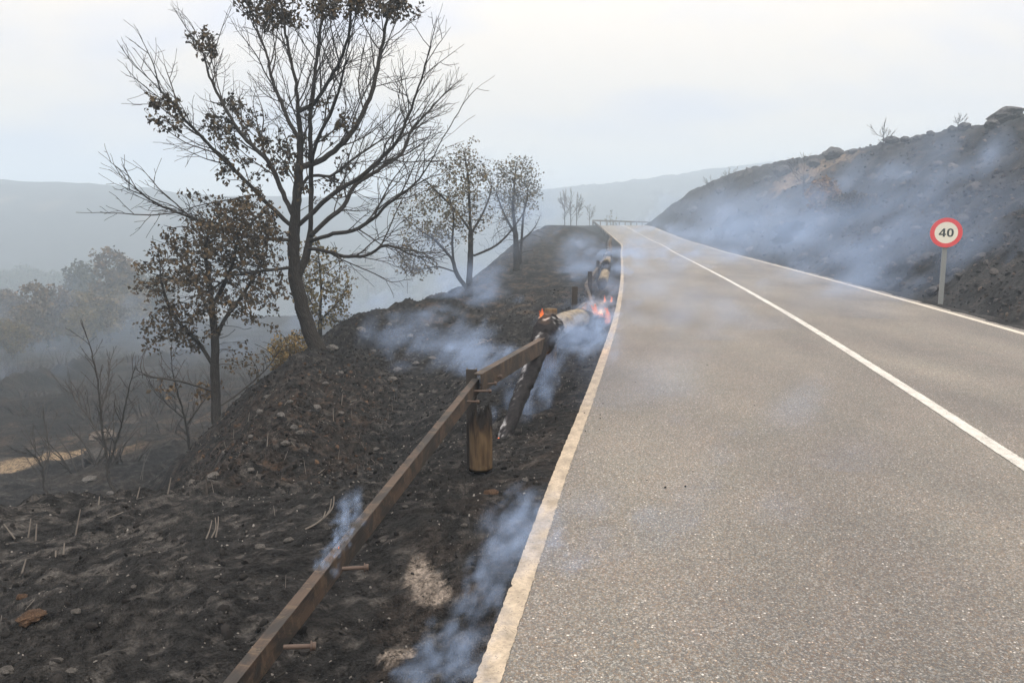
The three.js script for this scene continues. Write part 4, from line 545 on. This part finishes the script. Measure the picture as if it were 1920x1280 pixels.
{ // uncountable litter: clods, pale flecks, cinders, stubble
  const r = rng(71), m4 = new THREE.Matrix4(), q = new THREE.Quaternion(), eu = new THREE.Euler(), s3 = V(), p3 = V();
  function scatter(name, label, geo, mat, n, pick, size, tint) { const im = new THREE.InstancedMesh(geo, mat, n), c = new THREE.Color(); let k = 0; for (let tries = 0; k < n && tries < n * 12; tries++) { const w = pick(); if (!w) continue; const [x, d] = w, s = size(d); eu.set(r() * 6.3, r() * 6.3, r() * 6.3); q.setFromEuler(eu); s3.set(s * (0.7 + 0.7 * r()), s * (0.5 + 0.6 * r()), s * (0.7 + 0.7 * r())); p3.set(x, (name === 'cinders' ? E(d) + 0.004 : ground(x, d)) + s * 0.15, -d); im.setMatrixAt(k, m4.compose(p3, q, s3)); im.setColorAt(k, tint(c)); k++; } im.count = k; im.name = name; im.userData = { kind: 'stuff', label, category: 'litter' }; im.castShadow = im.receiveShadow = true; scene.add(im); }
  const verge = () => { const d = 1.4 + 20 * r() ** 1.9, v = 0.05 + (crestAt(d) + 0.4) * r(); const x = XL(d) - v; return n2(x * 1.3 + 2, d * 1.3) > -0.35 + 0.6 * (r() - 0.5) ? [x, d] : null; };
  const bankSpot = () => { const d = 5.8 + 9 * r(), v = crestAt(d) * (0.68 + 0.75 * r() ** 1.3); return [XL(d) - v, d]; };
  const lump = stoneGeo(2, 1.5, 1.8, [0.5, 0.5, 0.5], 1.7, 1), white = matt({}); lump.deleteAttribute('color');
  scatter('charred_clods', 'black charred clods of earth strewn over the verge', lump, white, 7000, verge, (d) => (0.005 + 0.016 * r() ** 3) * (1 + d * 0.03), (c) => { const t = 0.6 + 0.8 * r(); return c.setRGB(0.014 * t, 0.013 * t, 0.0125 * t); });
  scatter('pale_flecks', 'small pale flecks of ash and grit on the burnt verge', lump, white, 9000, verge, (d) => (0.0018 + 0.0045 * r() ** 3) * (1 + d * 0.05), (c) => { const t = 0.5 + 0.9 * r(); return c.setRGB(0.12 * t, 0.113 * t, 0.106 * t); });
  scatter('bank_rubble', 'clods and scorched litter covering the bank', lump, white, 7000, bankSpot, (d) => 0.005 + 0.02 * r() ** 3, (c) => { const t = 0.5 + 0.7 * r(), b = r() < 0.1; return b ? c.setRGB(0.065 * t, 0.042 * t, 0.028 * t) : c.setRGB(0.018 * t, 0.0155 * t, 0.014 * t); });
  const onRoad = () => { const d = 4.5 + 14 * r() ** 1.5, u = 0.05 + 1.6 * r() ** 3; return [XL(d) + u, d]; };
  scatter('cinders', 'small black cinders scattered on the asphalt beside the edge line', lump, white, 45, onRoad, (d) => 0.0025 + 0.004 * r() ** 2, (c) => c.setRGB(0.012, 0.012, 0.012));
  const twigG = new THREE.CylinderGeometry(0.03, 0.05, 2, 4); 
  { const im = new THREE.InstancedMesh(twigG, white, 2600), c = new THREE.Color(); let k = 0; while (k < 2600) { const w = r() < 0.6 ? verge() : bankSpot(); if (!w) continue; const [x, d] = w, s = 0.012 + 0.06 * r() ** 3, lie = r() < 0.7; eu.set(lie ? Math.PI / 2 + (r() - 0.5) * 0.5 : (r() - 0.5) * 0.7, r() * 6.3, lie ? r() * 6.3 : (r() - 0.5) * 0.7); q.setFromEuler(eu); s3.set(0.012 + s * 0.9, s, 0.012 + s * 0.9); p3.set(x, ground(x, d) + (lie ? 0.004 : s * 0.7), -d); im.setMatrixAt(k, m4.compose(p3, q, s3)); const t = r() < 0.3 ? 0.11 : 0.022; im.setColorAt(k, c.setRGB(t, t * 0.92, t * 0.84)); k++; } im.name = 'burnt_stubble'; im.userData = { kind: 'stuff', label: 'short burnt twigs and stubble strewn over the verge and bank', category: 'litter' }; scene.add(im); }
  const slope = () => { const px = 1250 + 690 * r(), p = onGround(px, 230 + 390 * r(), 110); return p && p.x - XL(-p.z) > ROAD + 0.5 ? [p.x, -p.z] : null; };
  scatter('slope_rubble', 'sooty rubble and broken rock covering the burnt slope', stoneGeo(2, 1.4, 1.8, [0.5, 0.5, 0.5], 2.9, 1).deleteAttribute('color'), white, 4200, slope, (d) => (0.012 + 0.05 * r() ** 4) * (0.5 + d * 0.03), (c) => { const t = 0.5 + 1.0 * r(), b = r() < 0.35; return b ? c.setRGB(0.062 * t, 0.05 * t, 0.042 * t) : c.setRGB(0.022 * t, 0.02 * t, 0.02 * t); });
}
{ // burnt scrub covering the valley floor
  const r = rng(88), sticks = []; for (let k = 0; k < 9; k++) { const a = r() * 6.28, l = 0.25 + 0.5 * r(), o = V(Math.cos(a) * 0.12, 0, Math.sin(a) * 0.12); sticks.push(tube([o, o.clone().add(V(Math.cos(a) * 0.1, l * 0.5, Math.sin(a) * 0.1)), o.clone().add(V(Math.cos(a) * 0.28 + 0.1 * (r() - 0.5), l, Math.sin(a) * 0.28))], [0.011, 0.008, 0.004], 3, false)); }
  const n = 1500, im = new THREE.InstancedMesh(mergeGeometries(sticks), M.twig, n), m4 = new THREE.Matrix4(), q = new THREE.Quaternion(); let k = 0;
  while (k < n) { const d = 14 + 60 * r() ** 1.3, x = XL(d) - 9 - r() * (10 + d * 0.75); if (n2(x * 0.15, d * 0.15) < -0.15 || (x < -7.4 && Math.abs(d - (14.9 + 0.62 * (x + 10))) < 1.6)) { if (r() < 0.9) continue; } const s = 0.5 + 1.1 * r() ** 2; q.setFromAxisAngle(V(0, 1, 0), r() * 6.3); im.setMatrixAt(k++, m4.compose(V(x, ground(x, d) - 0.02, -d), q, V(s, s * (0.6 + 0.7 * r()), s))); }
  im.name = 'burnt_scrub'; im.userData = { kind: 'stuff', label: 'burnt scrub of thin black stems over the valley floor', category: 'scrub' }; im.castShadow = im.receiveShadow = true; scene.add(im);
}
stamp('litter');

// ------------------------------------------------------------------ flames and embers
const fireMat = (r, g, b, i) => new THREE.MeshStandardMaterial({ color: lin(0.02, 0.008, 0.002), emissive: lin(r, g, b), emissiveIntensity: i, vertexColors: true, transparent: true, roughness: 1, side: THREE.DoubleSide });
const fireOuter = fireMat(1, 0.17, 0.04, 0.55), fireInner = fireMat(1, 0.42, 0.1, 0.62);
function softDiscs(list, seed, drift = 1.57, long = 1) { // [x, y, z, radius, alpha]: soft-edged wisps, their broad sides up and down the road
  const r = rng(seed), pos = [], col = [], idx = [], A = V(), B = V(), T = V(), K = 8, rings = [[0.36, 0.74], [0.68, 0.26], [1, 0]];
  for (const [X, Y, Z, w, al] of list) {
    T.set((r() - 0.5) * 1.1, (r() - 0.5) * 1.1, 1).normalize(); { const fl = drift + (r() - 0.5) * 1.1; A.set(Math.cos(fl), Math.sin(fl), 0); A.addScaledVector(T, -A.dot(T)).normalize(); } B.crossVectors(T, A); A.multiplyScalar(long); B.multiplyScalar(1 / long); const b0 = pos.length / 3, put = (a, b, c, q) => { pos.push(X + (A.x * a + B.x * b + T.x * c) * w, Y + (A.y * a + B.y * b + T.y * c) * w, Z + (A.z * a + B.z * b + T.z * c) * w); col.push(1, 1, 1, q * al); };
    put(0, 0, 0.1, 1); const bend = (r() - 0.5) * 0.5; rings.forEach(([e, q], k) => { for (let j = 0; j < K; j++) { const an = ((j + 0.5 * k) / K) * 6.2832, f = e * (k === 2 ? 0.85 + 0.3 * r() : 1); put(Math.cos(an) * f, Math.sin(an) * f, bend * Math.cos(an) * Math.cos(an) * f * f, q); } });
    for (let j = 0; j < K; j++) { const n = (j + 1) % K; idx.push(b0, b0 + 1 + j, b0 + 1 + n); for (let k = 0; k < 2; k++) { const o = b0 + 1 + k * K, p = o + K; idx.push(o + j, p + j, o + n, o + n, p + j, p + n); } }
  }
  const g = new THREE.BufferGeometry(); g.setAttribute('position', new THREE.Float32BufferAttribute(pos, 3)); g.setAttribute('color', new THREE.Float32BufferAttribute(col, 4)); g.setIndex(idx); g.computeVertexNormals(); return g;
}
function flame(label, p, h, w, tongues, seed, light) {
  const g = thing('flame', label, 'flame', p), r = rng(seed);
  for (let k = 0; k < tongues; k++) {
    const hh = h * (0.4 + 0.65 * r()), ox = (r() - 0.5) * w, oz = (r() - 0.5) * w * 0.6, ph = r() * 6, lean = (r() - 0.3) * 0.35;
    for (const [m, s, n] of [[fireOuter, 1, 16], [fireInner, 0.55, 10]]) { const list = []; for (let i = 0; i < n; i++) { const f = (i + r() * 0.5) / n, y = hh * f * (s < 1 ? 0.65 : 1); list.push([ox + lean * y + 0.13 * hh * Math.sin(f * 5 + ph) * f + (r() - 0.5) * 0.06 * hh, y, oz + (r() - 0.5) * 0.08 * hh, hh * 0.27 * s * (1 - 0.72 * f) * (0.8 + 0.5 * r()), s < 1 ? 0.6 : 0.36]); } mesh(s < 1 ? 'flame_core' : 'tongue', softDiscs(list, seed * 31 + k), m, g); }
  }
  if (light) { const L = new THREE.PointLight(new THREE.Color(1, 0.45, 0.15), light); L.position.set(0, h * 0.5, 0.02); L.castShadow = true; L.shadow.radius = 3; g.add(L); }
}
flame('orange flame licking up from the charred end of the ash-grey timber', at(1020, 603, 7.25), 0.125, 0.06, 3, 1, 0.12);
flame('small flame on top of the ash-grey timber next to its charred end', at(1030, 606, 7.35), 0.06, 0.05, 3, 2, 0);
flame('small flame burning underneath the hanging charred stump', at(1022, 664, 7.05), 0.05, 0.03, 2, 3, 0.05);
flame('wide bright flames burning on the ground beyond the ash-grey timber', at(1126, 602, 10.2), 0.22, 0.24, 9, 4, 0.3);
flame('low red flames at the foot of the ash-grey timber near the road', at(1107, 606, 10), 0.09, 0.09, 3, 5, 0);
flame('small red flame farther along the burning rail', at(1141, 565, 12.5), 0.13, 0.12, 3, 6, 0.1);
flame('tiny flame at the lower tip of the leaning charred log', at(944, 836, 6.18), 0.03, 0.015, 2, 7, 0);
flame('tiny flame peeping out behind the sloping bare rail', at(634, 1028, 3.15), 0.022, 0.01, 1, 8, 0);
{ const r = rng(4); const spots = [[1016, 612, 7.12], [1024, 607, 7.16], [1032, 611, 7.18], [940, 826, 6.2], [936, 822, 6.22]]; for (const [x, y, d] of spots) { const g = stoneGeo(0.022, 0.016, 0.02, [0.2, 0.2, 0.2], x, 1); g.deleteAttribute('color'); const m = single('ember', g, M.ember, 'glowing red ember among the charred timber', 'ember', 'embers in the burnt timber'); m.position.copy(at(x, y, d)); } }

// ------------------------------------------------------------------ smoke: fine drifting motes in curling plumes
const smokeMat = new THREE.MeshPhysicalMaterial({ color: lin(0.47, 0.62, 0.9), vertexColors: true, roughness: 1, transparent: true, opacity: 1, transmission: 0.5, thickness: 0, specularIntensity: 0, side: THREE.DoubleSide });
let motes = 0;
function smoke(label, puffs, seed, o = {}) { // puffs: [px, py, d, radius across px, radius up px, depth m, optical depth]; each is filled with soft-edged wisps
  const r = rng(seed), gauss = () => { let s = 0; for (let i = 0; i < 6; i++) s += r(); return clamp((s - 3) / 0.7071, -1.9, 1.9); }, list = [], cut = o.cut ?? -0.6, alpha = o.alpha ?? 0.12;
  const along_ = o.chain ? puffs.flatMap((p, i) => (i === puffs.length - 1 ? [p.map((v, k) => (k === 6 ? v * 0.45 : v))] : Array.from({ length: 3 }, (_, j) => p.map((v, k) => { const m = lerp(v, puffs[i + 1][k], j / 3); return k === 6 ? m * 0.52 : k > 1 ? m : m + (r() - 0.5) * p[3] * 0.3; })))) : puffs;
  for (const [px, py, d, rx, ry, rz, tau] of along_) {
    const c = at(px, py, d), s = d / FOCAL, sx = rx * s * 0.6, sy = ry * s * 0.6, q = Math.min(sx, sy) * (o.wisp ?? 0.85), kept = cut < -0.9 ? 0.97 : cut < -0.5 ? 0.8 : 0.6, N = Math.max(12, Math.round((tau * 2 * Math.PI * sx * sy) / (Math.PI * q * q * 1.0 * (alpha / 3)) / kept)), f = 1 / Math.max(sx, sy);
    for (let i = 0; i < N; i++) {
      let x = gauss() * sx, y = gauss() * sy, z = gauss() * rz * 0.5; const k = f * 0.9, a = seed * 7.7 + px;
      const nx = n3(x * k + a, y * k, z * k), ny = n3(x * k, y * k + a, z * k + 9), den = n3(x * k * 1.5 + nx * 0.8 + 40 + a, y * k * 1.1 + ny * 0.8, z * k * 1.2) + 0.5 * n3(x * k * 4 + a, y * k * 2.6 + nx * 1.2, z * k * 3);
      if (den < cut + (r() - 0.5) * 0.4) continue;
      x += nx * sx * 0.35; y += ny * sy * 0.35;
      const X = c.x + x, D = d - (c.z + d) + z, Y = c.y + y; if (Y < ground(X, D) + 0.01) continue;
      list.push([X, Y, -D, q * (r() < 0.3 ? 0.45 + 0.3 * r() : 0.8 + 0.9 * r()), alpha]); motes++;
    }
  }
  const m = mesh(numbered('smoke'), softDiscs(list, seed + 900, o.drift ?? 0.5, 1.4), smokeMat, scene); m.userData = { kind: 'stuff', label, category: 'smoke' };
}
smoke('blue smoke drifting off the scorched soil beside the near edge line', [[820, 1275, 2.5, 80, 40, 0.15, 0.26], [870, 1205, 2.75, 56, 45, 0.15, 0.2], [905, 1125, 3.1, 38, 50, 0.15, 0.17], [935, 1060, 3.45, 40, 50, 0.2, 0.18], [960, 1005, 3.9, 55, 52, 0.25, 0.26], [990, 950, 4.2, 45, 40, 0.2, 0.15], [1040, 1040, 3.8, 80, 50, 0.3, 0.12]], 1, { chain: true, cut: -0.5, alpha: 0.1, drift: 0.9 });
smoke('thin smoke veil drifting across the near lane', [[1040, 1070, 3.7, 90, 60, 0.4, 0.16], [1160, 1010, 4.0, 130, 60, 0.5, 0.12], [1300, 960, 4.4, 160, 70, 0.6, 0.09], [1250, 760, 7, 200, 90, 1, 0.08], [1480, 860, 5.5, 200, 90, 0.8, 0.05]], 2, { cut: -1, wisp: 1.2, alpha: 0.05 });
smoke('wisp of smoke rising behind the sloping bare rail', [[600, 1075, 3.1, 18, 30, 0.06, 0.1], [630, 1025, 3.2, 14, 28, 0.06, 0.24], [645, 985, 3.3, 16, 30, 0.06, 0.2], [665, 945, 3.5, 30, 36, 0.1, 0.08]], 3, { chain: true, drift: 1.1 });
smoke('dense white-blue smoke pouring from the burning timber', [[1052, 632, 7.1, 24, 24, 0.15, 0.55], [1072, 622, 7.6, 42, 30, 0.25, 0.5], [1096, 628, 8.4, 44, 28, 0.3, 0.5], [1112, 600, 9.5, 34, 26, 0.3, 0.42], [1126, 575, 10.2, 34, 24, 0.3, 0.3]], 4, { chain: true, cut: -0.5 });
smoke('blue smoke seeping round the leaning charred log', [[1025, 680, 7.7, 34, 40, 0.25, 0.3], [1000, 725, 7.4, 40, 45, 0.25, 0.26], [975, 775, 7.0, 40, 45, 0.25, 0.18], [960, 820, 6.7, 36, 36, 0.2, 0.12]], 14, { chain: true, cut: -0.6, drift: 1.2 });
smoke('wisps of smoke hanging behind the rail post', [[930, 660, 6.9, 40, 30, 0.3, 0.22], [890, 672, 7.2, 60, 36, 0.3, 0.12], [830, 645, 8.6, 90, 40, 0.5, 0.09], [760, 620, 10, 100, 40, 0.6, 0.07]], 5, { chain: true, cut: -0.7, wisp: 0.95 });
smoke('smoke blowing off the burning rail across the road', [[1165, 478, 20, 50, 18, 1.2, 0.3], [1158, 505, 16, 24, 18, 0.5, 0.35], [1230, 474, 24, 100, 20, 2, 0.2], [1165, 570, 12, 34, 40, 0.6, 0.25]], 6, { wisp: 1.1, cut: -0.9, alpha: 0.14, drift: 0.15 });
smoke('thin veil of smoke hanging over the road beyond the fire', [[1300, 482, 26, 190, 30, 2.5, 0.15], [1300, 600, 12, 180, 60, 1.5, 0.08], [1220, 540, 15, 110, 50, 1, 0.12], [1500, 560, 14, 240, 60, 1.5, 0.06]], 16, { cut: -1, wisp: 1.3, alpha: 0.09, drift: 0.15 });
smoke('blue smoke pooled at the foot of the oak standing on the verge', [[872, 550, 20, 40, 24, 0.8, 0.42], [840, 572, 19, 70, 26, 0.9, 0.28], [900, 572, 19, 60, 30, 0.9, 0.22], [850, 470, 20, 110, 80, 1, 0.2], [965, 400, 30, 70, 70, 1.5, 0.16], [950, 520, 28, 100, 60, 2, 0.2], [800, 600, 17, 80, 30, 0.8, 0.16]], 7, { cut: -0.9, wisp: 1.2 });
smoke('smoke drifting over the verge near the rise', [[1070, 452, 44, 40, 18, 3, 0.22], [1055, 490, 28, 50, 40, 2, 0.2], [1085, 500, 22, 30, 40, 0.8, 0.2]], 8, { cut: -0.9, wisp: 1.1 });
smoke('broad blue smoke bank rolling down the rocky slope', [[1290, 442, 62, 90, 26, 4, 0.26], [1370, 425, 54, 110, 45, 5, 0.42], [1420, 390, 46, 80, 55, 4, 0.34], [1470, 450, 34, 130, 50, 3, 0.36], [1560, 430, 31, 140, 70, 3, 0.3], [1640, 370, 36, 160, 50, 4, 0.25], [1800, 370, 28, 140, 60, 3, 0.22], [1680, 470, 22, 150, 70, 2, 0.28], [1600, 530, 18, 140, 50, 1.5, 0.22], [1830, 490, 17, 140, 80, 1.5, 0.2], [1230, 428, 80, 60, 12, 5, 0.3], [1720, 410, 22, 260, 120, 2, 0.16], [1500, 395, 40, 220, 80, 3, 0.14], [1850, 330, 26, 160, 80, 2, 0.12]], 9, { cut: -1.5, wisp: 1.25, alpha: 0.1, drift: 0.4 });
smoke('wide blue haze of smoke lying in the valley', [[150, 610, 62, 320, 60, 8, 0.06], [360, 640, 50, 240, 70, 6, 0.09], [200, 740, 34, 300, 60, 4, 0.08], [640, 580, 60, 140, 40, 6, 0.14], [740, 555, 50, 80, 26, 5, 0.16]], 10, { cut: -1, wisp: 1.2, alpha: 0.07 });
console.log('motes', motes);
renderer.render(scene, camera);
